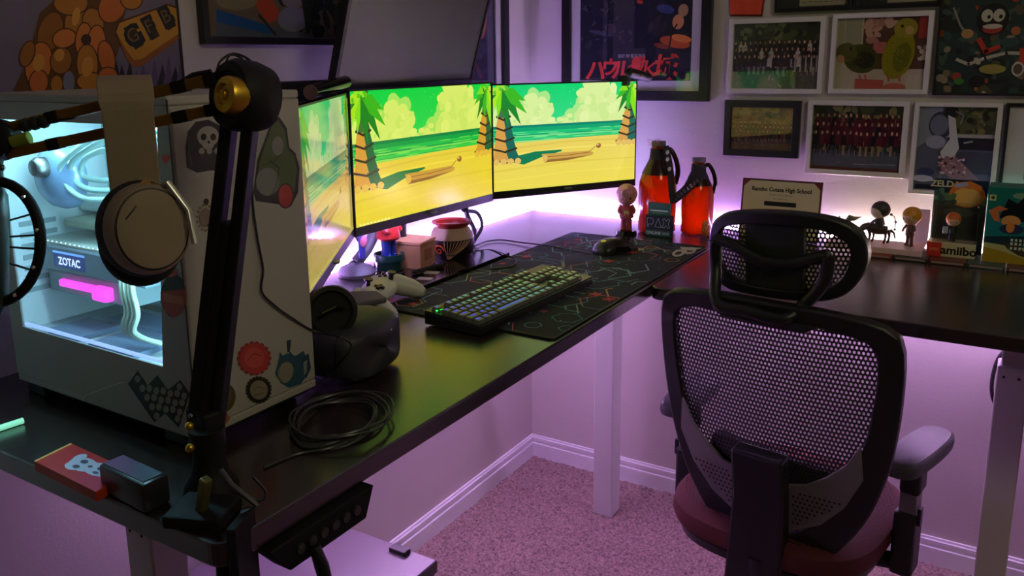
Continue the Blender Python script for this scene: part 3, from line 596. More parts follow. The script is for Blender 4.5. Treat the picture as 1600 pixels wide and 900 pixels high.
def monitor(label, p0, p1, z0, z1, warm, scr, seed, taskbar=False):
    """flat monitor between two lower corners, seen with p0 on the left of its screen"""
    p0 = Vector((p0[0], p0[1], 0)); p1 = Vector((p1[0], p1[1], 0)); U = (p1 - p0).normalized(); N = U.cross(Vector((0, 0, 1))); w = (p1 - p0).length; h = z1 - z0
    t = thing('monitor', ((p0 + p1) / 2) + Vector((0, 0, z0)), label, 'monitor'); q = .004
    O = p0 + Vector((0, 0, z0)); V = Vector((0, 0, 1))
    F = lambda a, b, d: O + U * a + V * b + N * d
    o_ = [(-q, -.021), (w + q, -.021), (w + q, h + q), (-q, h + q)]; i_ = [(0, 0), (w, 0), (w, h), (0, h)]
    MB().ringprism(o_, i_, -.012, .0025, F).build('bezel', BLACK, t, bevel=.001)
    MB().add([F(a, b, d) for d in (-.014, -.001) for a, b in ((-q, -.021), (w + q, -.021), (w + q, h + q), (-q, h + q))], [(0, 1, 2, 3), (4, 5, 6, 7), (0, 1, 5, 4), (1, 2, 6, 5), (2, 3, 7, 6), (3, 0, 4, 7)]).build('panel_back', BLACK, t)
    MB().prism([(w * .22, h * .12), (w * .78, h * .12), (w * .74, h * .8), (w * .26, h * .8)], -.045, -.012, O, U, V).build('rear_housing', BLACK, t, bevel=.006)
    A = Art(O + N * .0003, U, V, w, h, .000006); beach(A, warm, seed)
    if taskbar:
        for k in range(9): A.rect(w * (.02 + k * .022), h * .006, w * (.032 + k * .022), h * .016, rgb(250, 250, 190))
    A.build('screen', scr, t)
    MB().box(F(w * .5, -.008, .003), (.02, .02, .004), Matrix((U, N, V)).transposed()).build('logo_plate', mat('badge_grey', (.15, .15, .15, 1), .4), t)
    return t, F
wc = lambda r, g, b: (min(255, r * .97), g * .98, b * (.60 if r > 150 and b > 120 else .50))
wr = lambda r, g, b: (r * .98, g, b * .9)
wl = lambda r, g, b: (r * .75 + 30, g * .78 + 20, b * .8 + 20)
tc, FC = monitor('centre monitor showing a yellow-green palm beach, above the red-rimmed pot', (.211, -1.150), (.2215, -.602), 1.105, 1.405, wc, SCREEN, 2, True)
tr, FR = monitor('right monitor showing a turquoise palm beach, beside the amber jugs', (.221, -.590), (.465, -.181), 1.108, 1.399, wr, SCREEN, 2)
tl, FL = monitor('left monitor seen edge-on beside the white computer case', (.519, -1.618), (.209, -1.158), 1.104, 1.399, wl, SCREEN_L, 2)
# tilted blank monitor on top
t = thing('monitor', (.19, -.907, 1.40), 'blank tilted monitor mounted above the centre monitor', 'monitor')
th = math.radians(17); Vt = Vector((math.sin(th), 0, math.cos(th))); Ut = Vector((0, 1, 0)); Nt = Ut.cross(Vt); Ot = Vector((.182, -1.172, 1.398)); Wt, Ht = .532, .320
Ft = lambda a, b, d: Ot + Ut * a + Vt * b + Nt * d
MB().ringprism([(0, 0), (Wt, 0), (Wt, Ht), (0, Ht)], [(.011, .022), (Wt - .008, .022), (Wt - .008, Ht - .01), (.011, Ht - .01)], -.02, .001, Ft).build('bezel', BLACK, t, bevel=.001)
MB().prism([(.002, .002), (Wt - .002, .002), (Wt - .002, Ht - .002), (.002, Ht - .002)], -.018, -.001, Ot, Ut, Vt).build('screen', mat('blank_screen', (.07, .07, .078, 1), .42, spec=1.0), t)
MB().prism([(.12, .08), (.41, .08), (.38, .26), (.15, .26)], -.05, -.018, Ot, Ut, Vt).build('rear_housing', BLACK, t, bevel=.006)
# mount behind the monitors
t = thing('monitor_mount', (.10, -.86, .95), 'black monitor mount with pole and horizontal bars behind the screens', 'mount')
MB().box((.09, -.88, .956), (.07, .08, .012), bev=.004).build('base_plate', BLACK, t)
MB().cyl((.10, -.86, .96), (.10, -.86, 1.56), .019).build('pole', BLACK, t, True)
MB().box((.115, -1.175, 1.405), (.03, .88, .048), bev=.004).build('crossbar', BLACK, t)
MB().tube([(.10, -.86, 1.25), (.13, -.62, 1.25), (.16, -.42, 1.25), (.262, -.352, 1.25)], .012).build('arm', BLACK, t, True)
MB().tube([(.10, -.86, 1.25), (.10, -1.1, 1.25), (.22, -1.33, 1.25), (.305, -1.385, 1.25)], .014).build('arm', BLACK, t, True)
MB().box((.135, -.876, 1.25), (.07, .09, .09), bev=.004).build('mount_bracket', BLACK, t)
MB().box((.168, -.9, 1.53), (.07, .08, .08), bev=.004).build('mount_bracket', BLACK, t)
# bias light strips on the backs of the monitors
def bias(F, w, name, st, c, label):
    t = thing(name, F(w / 2, .1, -.046), label, 'led strip')
    MB().add([F(a, b, d) for d in (-.017, -.0145) for a, b in ((.02, .02), (w - .02, .02), (w - .02, .028), (.02, .028))], [(0, 1, 2, 3), (4, 5, 6, 7), (0, 1, 5, 4), (1, 2, 6, 5), (2, 3, 7, 6), (3, 0, 4, 7)]).build('diodes', mat('bias_diodes' + str(w), (0, 0, 0, 1), emit=c, es=st), t)
bias(FC, .549, 'led_strip', 120, (.50, .42, 1, 1), 'violet led strip on the back of the centre monitor')
bias(FR, .476, 'led_strip', 150, (.44, .46, 1, 1), 'blue-violet led strip on the back of the right monitor')
# dangling cables behind the centre monitor
t = thing('cable_bundle', (.15, -.62, .95), 'dark cable bundle hanging below the centre monitor behind the pot', 'cables')
MB().tube(bez([(.17, -.64, 1.10), (.155, -.632, 1.062), (.14, -.60, 1.03), (.15, -.585, .99), (.145, -.60, .957)]), .007).build('cable', SOFT, t, True)
MB().tube(bez([(.17, -.65, 1.10), (.15, -.64, 1.06), (.15, -.57, 1.04), (.16, -.56, 1.0), (.15, -.59, .957)]), .005).build('cable', SOFT, t, True)
MB().box((.165, -.645, 1.085), (.03, .03, .016), bev=.003).build('plug', BLACK, t)
# monitor light bar and webcams
t = thing('light_bar', (.27, -1.28, 1.404), 'black cylindrical light bar resting on the left monitor', 'lamp')
a = bd(486, 144, 1.62); b = bd(540, 128, 1.78)
MB().cyl(a, b, .0135, n=24).build('bar', GLOSSB, t, True); d = (b - a).normalized()
MB().cyl(a - d * .004, a, .0145, n=24).build('end_cap', mat('bronze_cap', rgb(120, 105, 60), .35, .6), t, True)
MB().box((a + b) / 2 + Vector((-.005, 0, -.022)), (.03, .03, .022), bev=.003).build('clip', BLACK, t)
t = thing('webcam', bx(536, 130, .225), 'round black webcam with a pale emblem on the centre monitor', 'webcam'); c = bd(537, 124, 1.86); n_ = (CC - c).normalized()
MB().cyl(c - n_ * .03, c, .018, n=24).build('camera_body', BLACK, t, True); MB().cyl(c - n_ * .015 - Vector((0, 0, .045)), c - n_ * .015, .009, n=16).build('stem', BLACK, t, True)
x_, y_, _ = ortho(n_); A = Art(c + n_ * .0006 - s2 * .006 - u2 * .009, s2, u2, .02, .02); A.clipped = False
A.poly([(0, 0), (.006, 0), (.012, .004), (.012, .016), (.004, .018), (0, .014)], rgb(190, 190, 190)); A.poly([(.002, .003), (.006, .003), (.009, .006), (.009, .013), (.004, .015), (.002, .012)], rgb(14, 14, 14)); A.line([(.004, .009), (.008, .009)], .002, rgb(190, 190, 190)); A.build('emblem', PRINT, t)
t = thing('webcam', (.455, -.19, 1.403), 'black bar-shaped webcam clipped on the right monitor', 'webcam')
a = bd(984, 113, 2.42); b = bd(1012, 121, 2.47); MB().cyl(a, b, .014, n=20).ball(a, .014).ball(b, .014).build('camera_body', BLACK, t, True)
MB().box((.440, -.21, 1.402), (.03, .03, .03), bev=.003).build('clip', BLACK, t); c = (a + b) / 2 + (CC - a).normalized() * .0135; MB().cyl(c, c + (CC - a).normalized() * .002, .006).build('lens', CHROME, t)

# ================================================================== mouse pad, keyboard, mouse
PADZ = DZ + .004
pad = thing('mouse_pad', (.54, -.76, DZ), 'long dark mouse pad printed with coloured circuit-like lines', 'mouse pad')
pr = rrect(.325, -1.207, .742, -.312, .012)
MB().prism(pr, DZ + .0002, PADZ).build('pad', mat('pad_cloth', rgb(24, 32, 40), .8, bump=(1200, .2)), pad)
MB().tube([(p[0], p[1], PADZ - .001) for p in rrect(.3255, -1.2065, .7415, -.3125, .012)], .0016, 6, True).build('stitched_rim', BLACK, pad)
A = Art((.327, -1.205, PADZ + .0002), (1, 0, 0), (0, 1, 0), .413, .891, .000004); R.seed(21); w, h = A.w, A.h
PC_ = [rgb(120, 170, 165), rgb(90, 160, 135), rgb(150, 185, 190), rgb(200, 100, 90), rgb(220, 165, 70), rgb(100, 140, 175), rgb(165, 215, 170), rgb(120, 185, 170), rgb(100, 120, 140)]
blobs(A, 70, 0, 0, w, h, .01, .04, [rgb(28, 40, 48), rgb(22, 34, 42), rgb(34, 40, 52), rgb(26, 44, 42)])
for _ in range(95):
    x, y = R.uniform(0, w), R.uniform(0, h); a = R.choice([0, 60, 120, 180, 240, 300, 90]) * PI / 180; pts = [(x, y)]
    for k in range(R.randint(1, 4)): L = R.uniform(.015, .07); x += L * math.cos(a); y += L * math.sin(a); pts.append((x, y)); a += R.choice([-1, 1]) * PI / 3
    A.line(pts, R.uniform(.002, .004), R.choice(PC_))
for _ in range(12):
    cx, cy = R.uniform(0, w), R.uniform(0, h); q = R.uniform(.015, .032); A.line([(cx + q * math.cos(k * PI / 3 + .3), cy + q * math.sin(k * PI / 3 + .3)) for k in range(7)], .0026, R.choice([rgb(205, 150, 60), rgb(80, 150, 140), rgb(120, 150, 160)]))
for _ in range(16):
    cx, cy = R.uniform(0, w), R.uniform(0, h); c = R.choice([rgb(190, 70, 66), rgb(200, 90, 70), rgb(190, 190, 110), rgb(150, 70, 90)]); q = R.uniform(.012, .022)
    A.poly([(cx + q * (1 if k % 2 == 0 else .4) * math.cos(k * PI / 6), cy + q * (1 if k % 2 == 0 else .4) * math.sin(k * PI / 6)) for k in range(12)], c)
for _ in range(50): A.ell(R.uniform(0, w), R.uniform(0, h), .002, .002, rgb(170, 180, 160), 0, 6)
p = A.px(855, 497 - 380 + 393) if False else (w * .86, h * .93)
for (u, v) in ((1060, 396), (1078, 392)): A.pell(u, v, 10, 5.2, rgb(190, 190, 176), -.2); A.pell(u, v, 5.5, 2.4, rgb(40, 44, 48), -.2)
A.pp([(1062, 386), (1098, 388), (1080, 392), (1066, 391)], rgb(190, 190, 176))
A.build('printed_pattern', attr_mat('cloth_print', .75), pad)
# keyboard (local frame: x along its length, y towards its far side)
k0 = Vector((.625, -1.262, 0)); k1 = Vector((.625, -.812, 0)); KL, KW = .448, .138
kb = thing('keyboard', (.556, -1.036, PADZ + .0002), 'black full-size mechanical keyboard with blue to green lit keys', 'keyboard', rz=math.radians(90 - 2.5))
MB().prism([(-KW / 2, 0), (KW / 2, 0), (KW / 2, .026), (-KW / 2, .014)], -KL / 2, KL / 2, (0, 0, 0), (0, 1, 0), (0, 0, 1)).build('chassis', BLACK, kb, local=True, bevel=.002)
MB().prism([(-KW / 2 + .001, .0142), (KW / 2 - .001, .0262), (KW / 2 - .001, .0285), (-KW / 2 + .001, .0165)], -KL / 2 + .001, KL / 2 - .001, (0, 0, 0), (0, 1, 0), (0, 0, 1)).build('top_plate', mat('plate_metal', (.05, .05, .055, 1), .3, .8), kb, local=True)
KM = []
for i, c in enumerate((rgb(50, 60, 215), rgb(60, 100, 200), rgb(80, 160, 160), rgb(110, 175, 120), rgb(150, 170, 110), rgb(165, 170, 125))): KM.append(mat('key_light_%d' % i, (.02, .02, .02, 1), .4, emit=c, es=.55))
KMB = mat('keycap_top', (.13, .135, .12, 1), .3)
def key_mesh(wd, ci):
    m_ = MB(); u = .0188; hw, hh = wd * u / 2 - .0008, u / 2 - .0008; t_ = .0022; H = .0085
    vs = [(-hw, -hh, 0), (hw, -hh, 0), (hw, hh, 0), (-hw, hh, 0), (-hw + t_, -hh + t_, H), (hw - t_, -hh + t_, H), (hw - t_, hh - t_, H), (-hw + t_, hh - t_, H)]
    m_.add(vs, [(3, 2, 1, 0), (0, 1, 5, 4), (1, 2, 6, 5), (2, 3, 7, 6), (3, 0, 4, 7), (4, 5, 6, 7)])
    m_.mi = 1; lw = min(hw * .62, .0085) if wd < 3 else hw * .8
    m_.add([(-lw, -.001, H + .0002), (lw, -.001, H + .0002), (lw, .0052, H + .0002), (-lw, .0052, H + .0002)], [(0, 1, 2, 3)])
    me = bpy.data.meshes.new('key'); me.from_pydata(m_.v, [], m_.f); me.materials.append(KMB); me.materials.append(KM[ci]); me.polygons.foreach_set('material_index', m_.m); return me
KC = {}
rows = [(0, [(0, 1), (2, 1), (3, 1), (4, 1), (5, 1), (6.5, 1), (7.5, 1), (8.5, 1), (9.5, 1), (11, 1), (12, 1), (13, 1), (14, 1)]),
        (1.3, [(i, 1) for i in range(13)] + [(13, 2)]), (2.3, [(0, 1.5)] + [(1.5 + i, 1) for i in range(12)] + [(13.5, 1.5)]),
        (3.3, [(0, 1.75)] + [(1.75 + i, 1) for i in range(11)] + [(12.75, 2.25)]), (4.3, [(0, 2.25)] + [(2.25 + i, 1) for i in range(10)] + [(12.25, 2.75)]),
        (5.3, [(0, 1.25), (1.25, 1.25), (2.5, 1.25), (3.75, 6.25), (10, 1.25), (11.25, 1.25), (12.5, 1.25), (13.75, 1.25)])]
nav = {0: [15.3, 16.3, 17.3], 1.3: [15.3, 16.3, 17.3], 2.3: [15.3, 16.3, 17.3], 4.3: [16.3], 5.3: [15.3, 16.3, 17.3]}
num = {1.3: [(18.6, 1), (19.6, 1), (20.6, 1), (21.6, 1)], 2.3: [(18.6, 1), (19.6, 1), (20.6, 1), (21.6, 1)], 3.3: [(18.6, 1), (19.6, 1), (20.6, 1)], 4.3: [(18.6, 1), (19.6, 1), (20.6, 1), (21.6, 1)], 5.3: [(18.6, 2), (20.6, 1)]}
for ry, ks in rows:
    ks = ks + [(x, 1) for x in nav.get(ry, [])] + num.get(ry, [])
    for kx, wd in ks:
        xc = kx + wd / 2; ci = min(5, int(xc / 22.6 * 3.2 + (5.5 - ry) * .10 * 2 + (0 if xc < 3 else .8))); key = (wd, ci)
        if key not in KC: KC[key] = key_mesh(wd, ci)
        o = bpy.data.objects.new('key', KC[key]); COL.objects.link(o); o.parent = kb
        yy = KW / 2 - .014 - ry * .0188 - .006; o.location = (-KL / 2 + .008 + xc * .0188, yy, .0225 + yy / KW * .0120 - .0005); o.rotation_euler = (math.atan2(.012, KW), 0, 0)
MB().prism([(-.010, -.004), (-.004, .003), (.004, .003), (.010, -.004), (.0, -.001)], 0, .0006, (-KL / 2 + .012, KW / 2 - .026, .0295)).build('green_emblem', mat('green_lamp', (0, 0, 0, 1), emit=rgb(40, 255, 90), es=2.2), kb, local=True, label='glowing green emblem')
MB().cyl((.035, KW / 2 - .012, .032), (.075, KW / 2 - .012, .032), .005).build('volume_roller', STEEL, kb, local=True, smooth=True)
# mouse
mo = thing('computer_mouse', (.545, -.495, PADZ), 'black ergonomic wired mouse on the mouse pad', 'mouse', rz=math.radians(66))
def shell(name, prof, mt, parent, rot=None):
    """prof: list of (x, half width, height, y shift)"""
    n = 14; vs = []
    for x, hw, hz, ys in prof:
        for k in range(n + 1):
            a = PI * k / n; vs.append((x, ys + hw * math.cos(a) * (1 if abs(math.cos(a)) < .99 else .96), hz * math.sin(a) ** .75))
    N = n + 1; fs = [(i * N + k, i * N + k + 1, (i + 1) * N + k + 1, (i + 1) * N + k) for i in range(len(prof) - 1) for k in range(n)]
    fs += [tuple(range(N)), tuple((len(prof) - 1) * N + k for k in range(N - 1, -1, -1))] + [(i * N, (i + 1) * N, (i + 1) * N + n, i * N + n) for i in range(len(prof) - 1)]
    m_ = MB(); m_.add(vs, fs); return m_.build(name, mt, parent, True, local=True)
shell('shell', [(-.062, .012, .010, 0), (-.058, .026, .022, 0), (-.045, .034, .034, 0), (-.02, .036, .041, 0), (.01, .032, .038, 0), (.04, .031, .028, 0), (.06, .030, .017, 0), (.066, .024, .010, 0)], mat('mouse_black', (.012, .012, .012, 1), .33), mo)
MB().box((.02, 0, .031), (.07, .0012, .012), None, 0).build('button_seam', GLOSSB, mo, local=True)
MB().cyl((.040, -.004, .027), (.040, .004, .027), .009).build('scroll_wheel', BLACK, mo, local=True, smooth=True)
MB().ball((-.038, 0, .0345), (.009, .008, .003)).build('lit_emblem', mat('emblem_yellow', rgb(200, 190, 60), .4, emit=rgb(200, 190, 60), es=.3), mo, local=True, smooth=True)
MB().prism([(-.03, .008), (.03, .008), (.02, .018), (-.02, .022)], .0335, .0352, (0, 0, 0), (1, 0, 0), (0, 0, 1)).build('thumb_buttons', GLOSSB, mo, local=True)
cb = thing('mouse_cable', (.3, -.5, DZ), 'black mouse cable running from the mouse to behind the pot', 'cable')
MB().tube(bez([bz(922, 397, .962), bz(880, 388, .958), bz(850, 383, .960), bz(815, 379, .956), bz(785, 375, .955), bz(762, 377, .955), bz(742, 384, .955), (.15, -.60, .955)]), .0022, 6).build('cord', BLACK, cb, True)
cb = thing('charging_cable', (.3, -.7, DZ), 'black cable looping over the dark charging tray', 'cable')
MB().tube(bez([(.15, -.61, .956), bz(742, 392, .958), bz(765, 390, .962), bz(790, 398, .965), bz(806, 406, .960), bz(800, 416, .956), bz(770, 420, .956)]), .002, 6).build('cord', BLACK, cb, True)

# ================================================================== small things on the monitor desk
# ceramic pot
pc = Vector((.190, -.752, DZ))
t = thing('ceramic_pot', pc, 'round ceramic pot with red rim and carved dark floral band', 'pot')
POTM = mat('pot_clay', rgb(190, 160, 145), .5); REDG = mat('red_glaze', rgb(140, 30, 20), .35); DK = mat('pot_dark', rgb(28, 14, 18), .5)
MB().lathe([(.036, .001), (.046, .004), (.055, .02), (.0605, .042), (.058, .064), (.050, .080), (.043, .088), (.040, .088), (.040, .075), (.050, .05), (.045, .02), (.0, .015)], pc, n=40).build('body', POTM, t, True)
MB().lathe([(.0425, .086), (.047, .090), (.052, .097), (.052, .101), (.047, .102), (.042, .098), (.0405, .086)], pc, n=40).build('rim', REDG, t, True)
MB().lathe([(.0465, .003), (.0556, .0185), (.0610, .0405), (.0592, .058), (.0586, .058), (.0605, .0405), (.0550, .0185), (.046, .003)], pc, n=40).build('dark_band', DK, t, True)
def potcurve(a, z, off=.0012):
    r = .0475 + (.0612 - .0475) * min(1, (z - .003) / .037) if z < .041 else .0612 - (z - .041) * .12
    return pc + Vector(((r + off) * math.cos(a), (r + off) * math.sin(a), z))
a0 = math.atan2(CC.y - pc.y, CC.x - pc.x)
for k in range(9):
    f = k / 8; MB().tube([potcurve(a0 - .25 + .1 * f + (1.15 * f - .1) * q * 1.0, .008 + .048 * q) for q in [j / 7 for j in range(8)]], .0011, 5).build('petal_line', mat('pale_slip', rgb(220, 170, 150), .5), t)
for sgn, z0 in ((-1, .032),):
    MB().tube([potcurve(a0 - .62 + (.26 - .013 * j) * math.cos(j * .55), z0 + (.016 - .0009 * j) * math.sin(j * .55)) for j in range(18)], .0018, 6).build('spiral_mark', mat('orange_slip', rgb(225, 90, 50), .4), t)
# wooden-looking cube box
t = thing('small_box', (.135, -.85, DZ), 'small pale wooden cube box between green pot and red-rimmed pot', 'box')
BXM = mat('pale_wood', rgb(205, 150, 105), .55, var=(30, rgb(185, 130, 90)))
ang = math.radians(10); Rb = Matrix.Rotation(ang, 3, 'Z'); bc = Vector((.148, -.865, DZ))
MB().box(bc + Vector((0, 0, .031)), (.084, .084, .062), Rb, .002).build('body', BXM, t)
MB().box(bc + Vector((0, 0, .0665)), (.088, .088, .009), Rb, .002).build('lid', BXM, t)
MB().box(bc + Rb @ Vector((.0425, 0, .034)), (.001, .04, .03), Rb).build('carved_panel', mat('wood_dark', rgb(160, 105, 70), .6), t)  # panel in a darker brown than the box
# toy figurines
def figurine(t, c, h, face, hair, body, legs, baseh=.004, basec=None, yaw=0, big=.30, fat=1.0):
    """plain toy figure: c base centre, facing along yaw"""
    c = Vector(c); Rz = Matrix.Rotation(yaw, 3, 'Z'); P_ = lambda x, y, z: c + Rz @ Vector((x, y, z))
    if basec: MB().cyl(c, c + Vector((0, 0, baseh)), h * .22, h * .2, 24).build('base', basec, t, True)
    h0 = h; z = baseh; lh = h * .26; th_ = h * .28; hr = h * big * .62
    for s_ in (-1, 1):
        MB().tube([P_(0, s_ * h * .06, z), P_(0, s_ * h * .055, z + lh * .5), P_(0, s_ * h * .045, z + lh)], [h * .045 * fat, h * .04 * fat, h * .05 * fat], 10).ball(P_(h * .03, s_ * h * .06, z + h * .025), (h * .06, h * .04, h * .028), 10, Rz).build('leg', legs, t, True)
        MB().tube([P_(0, s_ * h * .09, z + lh + th_ * .85), P_(h * .03, s_ * h * .15, z + lh + th_ * .5), P_(h * .09, s_ * h * .13, z + lh + th_ * .35)], [h * .035 * fat, h * .03 * fat, h * .028 * fat], 8).ball(P_(h * .1, s_ * h * .125, z + lh + th_ * .36), h * .033, 8).build('arm', body, t, True)
    MB().lathe([(h * .09 * fat, 0), (h * .11 * fat, h * .03), (h * .095 * fat, th_ * .6), (h * .06 * fat, th_ * .95), (h * .03, th_ * 1.05)], P_(0, 0, z + lh * .9), n=18).build('torso', body, t, True)
    hz = z + lh + th_ + hr * .75
    MB().ball(P_(0, 0, hz), (hr * .95, hr, hr * .95), 18).build('head', face, t, True)
    MB().ball(P_(-hr * .12, 0, hz + hr * .16), (hr * 1.02, hr * 1.1, hr * 1.0), 18).build('hair', hair, t, True)
    for s_ in (-1, 1): MB().ball(P_(hr * .86, s_ * hr * .34, hz - hr * .12), (hr * .06, hr * .1, hr * .15), 8, Rz).build('eye', BLACK, t, True)
    return P_, hz, hr
cyaw = lambda c: math.atan2(CC.y - c[1], CC.x - c[0])
fc = Vector((.128, -.940, DZ))
t = thing('planter_cup', fc, 'dark green round cup holding a red and blue toy', 'cup')
GRN = mat('green_glaze', rgb(14, 58, 50), .35)
MB().lathe([(.030, .001), (.034, .004), (.034, .026), (.039, .028), (.039, .045), (.034, .045), (.032, .03), (.028, .012), (0, .010)], fc, n=36).build('cup_body', GRN, t, True)
MB().lathe([(0, .035), (.030, .036), (.0325, .034)], fc, n=24).build('soil', mat('dark_soil', (.02, .012, .01, 1), .95), t)
t = thing('toy_figure', fc + Vector((0, 0, .048)), 'small toy figure in red and blue standing in the green cup', 'toy')
figurine(t, fc + Vector((0, 0, .036)), .190, mat('toy_skin', rgb(220, 160, 130), .5), mat('toy_red', rgb(190, 36, 34), .4), mat('toy_red', rgb(190, 36, 34), .4), mat('toy_blue', rgb(30, 50, 140), .4), yaw=cyaw(fc) + .9, baseh=0, fat=1.5)
t = thing('paper_tag', bx(566, 388, .10) - Vector((0, 0, .04)), 'blue and pink tag hanging below the centre monitor', 'tag')
tb = MB(); q0 = bx(559, 360, .11); tb.box(q0 + Vector((0, .012, -.035)), (.003, .022, .075), bev=.001); tb.build('card', mat('tag_blue', rgb(60, 60, 150), .5), t)
MB().ball(q0 + Vector((.003, .016, -.03)), (.004, .013, .015), 12).build('printed_disc', mat('tag_pink', rgb(225, 120, 150), .5), t, True)
MB().ball(q0 + Vector((.003, .01, .004)), (.005, .013, .006), 12).build('bow', mat('tag_cyan', rgb(60, 130, 210), .5), t, True)
MB().tube([q0 + Vector((0, .012, 0)), q0 + Vector((0, .012, .05))], .001, 6).build('string', BLACK, t)
t = thing('headset_hook', (.10, -1.0, DZ), 'violet-lit rounded dark clamp foot behind the game controller', 'clamp')
MB().lathe([(.045, 0), (.048, .008), (.040, .02), (.022, .028), (.016, .034)], (.085, -1.015, DZ), n=28).build('foot', mat('grey_plastic', (.16, .14, .17, 1), .4), t, True)
MB().tube([(.085, -1.015, DZ + .03), (.095, -.985, DZ + .06), (.10, -.955, DZ + .10)], [.016, .015, .014], 14).build('stem', mat('grey_plastic', (.16, .14, .17, 1), .4), t, True)
MB().tube(bez([(.09, -.98, 1.0), (.06, -.985, 1.045), (.06, -.955, 1.07), (.08, -.93, 1.06)]), .003, 8).build('wire_loop', BLACK, t, True)
# game controller: lies tilted on the headset strap
t = thing('game_controller', (.33, -1.17, DZ), 'white game controller resting beside the black headset', 'controller')
gc = Vector((.318, -1.205, .990)); gU = Vector((-.27, .96, .05)).normalized(); gV = Vector((-.96, -.27, .16)).normalized(); gN = gU.cross(gV).normalized(); gV = gN.cross(gU)
if gN.z < 0: gN = -gN
Gm = Matrix((gU, gV, gN)).transposed()
GP = lambda x, y, z: gc + gU * x + gV * y + gN * z
cw = mat('controller_white', (.66, .66, .62, 1), .35)
MB().ball(GP(0, 0, 0), (.058, .036, .021), 28, Gm).ball(GP(0, .004, .004), (.070, .028, .017), 28, Gm).build('shell', cw, t, True)
for s_ in (-1, 1): MB().tube([GP(s_ * .045, .006, .002), GP(s_ * .062, -.018, -.004), GP(s_ * .074, -.046, -.010), GP(s_ * .078, -.066, -.014), GP(s_ * .078, -.076, -.015)], [.022, .023, .020, .015, .008], 18).build('grip', cw, t, True)
for s_, y in ((-1, .012), (1, -.012)): MB().cyl(GP(s_ * .033, y, .016), GP(s_ * .033, y, .030), .005).cyl(GP(s_ * .033, y, .030), GP(s_ * .033, y, .034), .0095).build('thumbstick', BLACK, t, True)
for k in range(4): a = k * PI / 2; MB().cyl(GP(.036 + .009 * math.cos(a), .012 + .009 * math.sin(a), .018), GP(.036 + .009 * math.cos(a), .012 + .009 * math.sin(a), .0235), .0036, n=12).build('face_button', BLACK, t, True)
MB().box(GP(-.028, -.012, .019), (.022, .007, .006), Gm, .001).box(GP(-.028, -.012, .019), (.007, .022, .006), Gm, .001).build('direction_pad', BLACK, t)
for s_ in (-1, 1): MB().ball(GP(s_ * .045, .031, .0), (.024, .010, .011), 14, Gm).build('trigger', cw, t, True)
# vr headset
t = thing('vr_headset', (.47, -1.50, DZ), 'dark virtual reality headset with knob strap beside the computer case', 'headset')
VRM = mat('vr_grey', (.030, .030, .038, 1), .55); vang = math.radians(12); Rv = Matrix.Rotation(vang, 3, 'Z'); vc = Vector((.522, -1.512, 1.002))
vm = MB(); n = 30; rings = []
for (x, k, zz) in ((-.075, .80, .0), (-.055, .95, .0), (-.01, 1.0, .002), (.028, 1.0, .0), (.046, .94, -.002), (.058, .80, -.002), (.063, .5, -.002), (.064, .02, -.002)):
    ring = []
    for j in range(n):
        a = 2 * PI * j / n; ca, sa = math.cos(a), math.sin(a); e = .55
        ring.append(vc + Rv @ Vector((x - .010 * abs(ca) ** 2 * max(0, min(1, x / .06)), .094 * k * math.copysign(abs(ca) ** e, ca), zz + .047 * k * math.copysign(abs(sa) ** e, sa))))
    rings.append(ring)
vm.add([p for r_ in rings for p in r_], [(i * n + j, i * n + (j + 1) % n, (i + 1) * n + (j + 1) % n, (i + 1) * n + j) for i in range(len(rings) - 1) for j in range(n)] + [tuple(range(n))])
vm.build('visor', VRM, t, True)
MB().ringprism([(.094 * 1.01 * math.copysign(abs(math.cos(2 * PI * j / n)) ** .55, math.cos(2 * PI * j / n)), .0475 * math.copysign(abs(math.sin(2 * PI * j / n)) ** .55, math.sin(2 * PI * j / n))) for j in range(n)], [(.094 * .99 * math.copysign(abs(math.cos(2 * PI * j / n)) ** .55, math.cos(2 * PI * j / n)), .0465 * math.copysign(abs(math.sin(2 * PI * j / n)) ** .55, math.sin(2 * PI * j / n))) for j in range(n)], .019, .0205, lambda a, b, h: vc + Rv @ Vector((h, a, b))).build('seam', BLACK, t)
MB().ball(vc + Rv @ Vector((.061, .018, .022)), .0025, 8).build('sensor_dot', mat('pale_dot', (.5, .5, .5, 1), .3), t)
kc = bd(520, 482, 1.375); kd = (CC - kc).normalized(); kd = (kd + Vector((.1, -.2, -.1))).normalized()
MB().cyl(kc - kd * .028, kc + kd * .022, .036, .037, 30).build('strap_knob', BLACK, t, True)
MB().lathe([(.037, .018), (.041, .02), (.041, .034), (.034, .036), (.030, .03), (.0, .028)], kc, kd, 30).build('knob_rim', SOFT, t, True)
MB().tube([kc + kd * .03 + Vector((.0, -.02, 0)), kc + kd * .034 + Vector((.01, .0, .008)), kc + kd * .03 + Vector((.012, .022, -.002))], .003, 8).build('knob_highlight', GLOSSB, t, True)
MB().tube(bez([vc + Rv @ Vector((-.06, .08, .0)), (.36, -1.40, 1.02), (.33, -1.43, 1.045), (.37, -1.50, 1.05)]), .013, 10).build('strap', mat('strap_grey', (.10, .09, .11, 1), .7), t, True)
MB().prism([(.30, -1.44), (.395, -1.36), (.42, -1.30), (.37, -1.27), (.28, -1.33)], 1.0, 1.012).build('strap_pad', mat('strap_grey', (.10, .09, .11, 1), .7), t, bevel=.004)
MB().tube([(.34, -1.36, DZ + .004), (.345, -1.35, 1.001)], .02, 12).build('strap_post', SOFT, t, True)
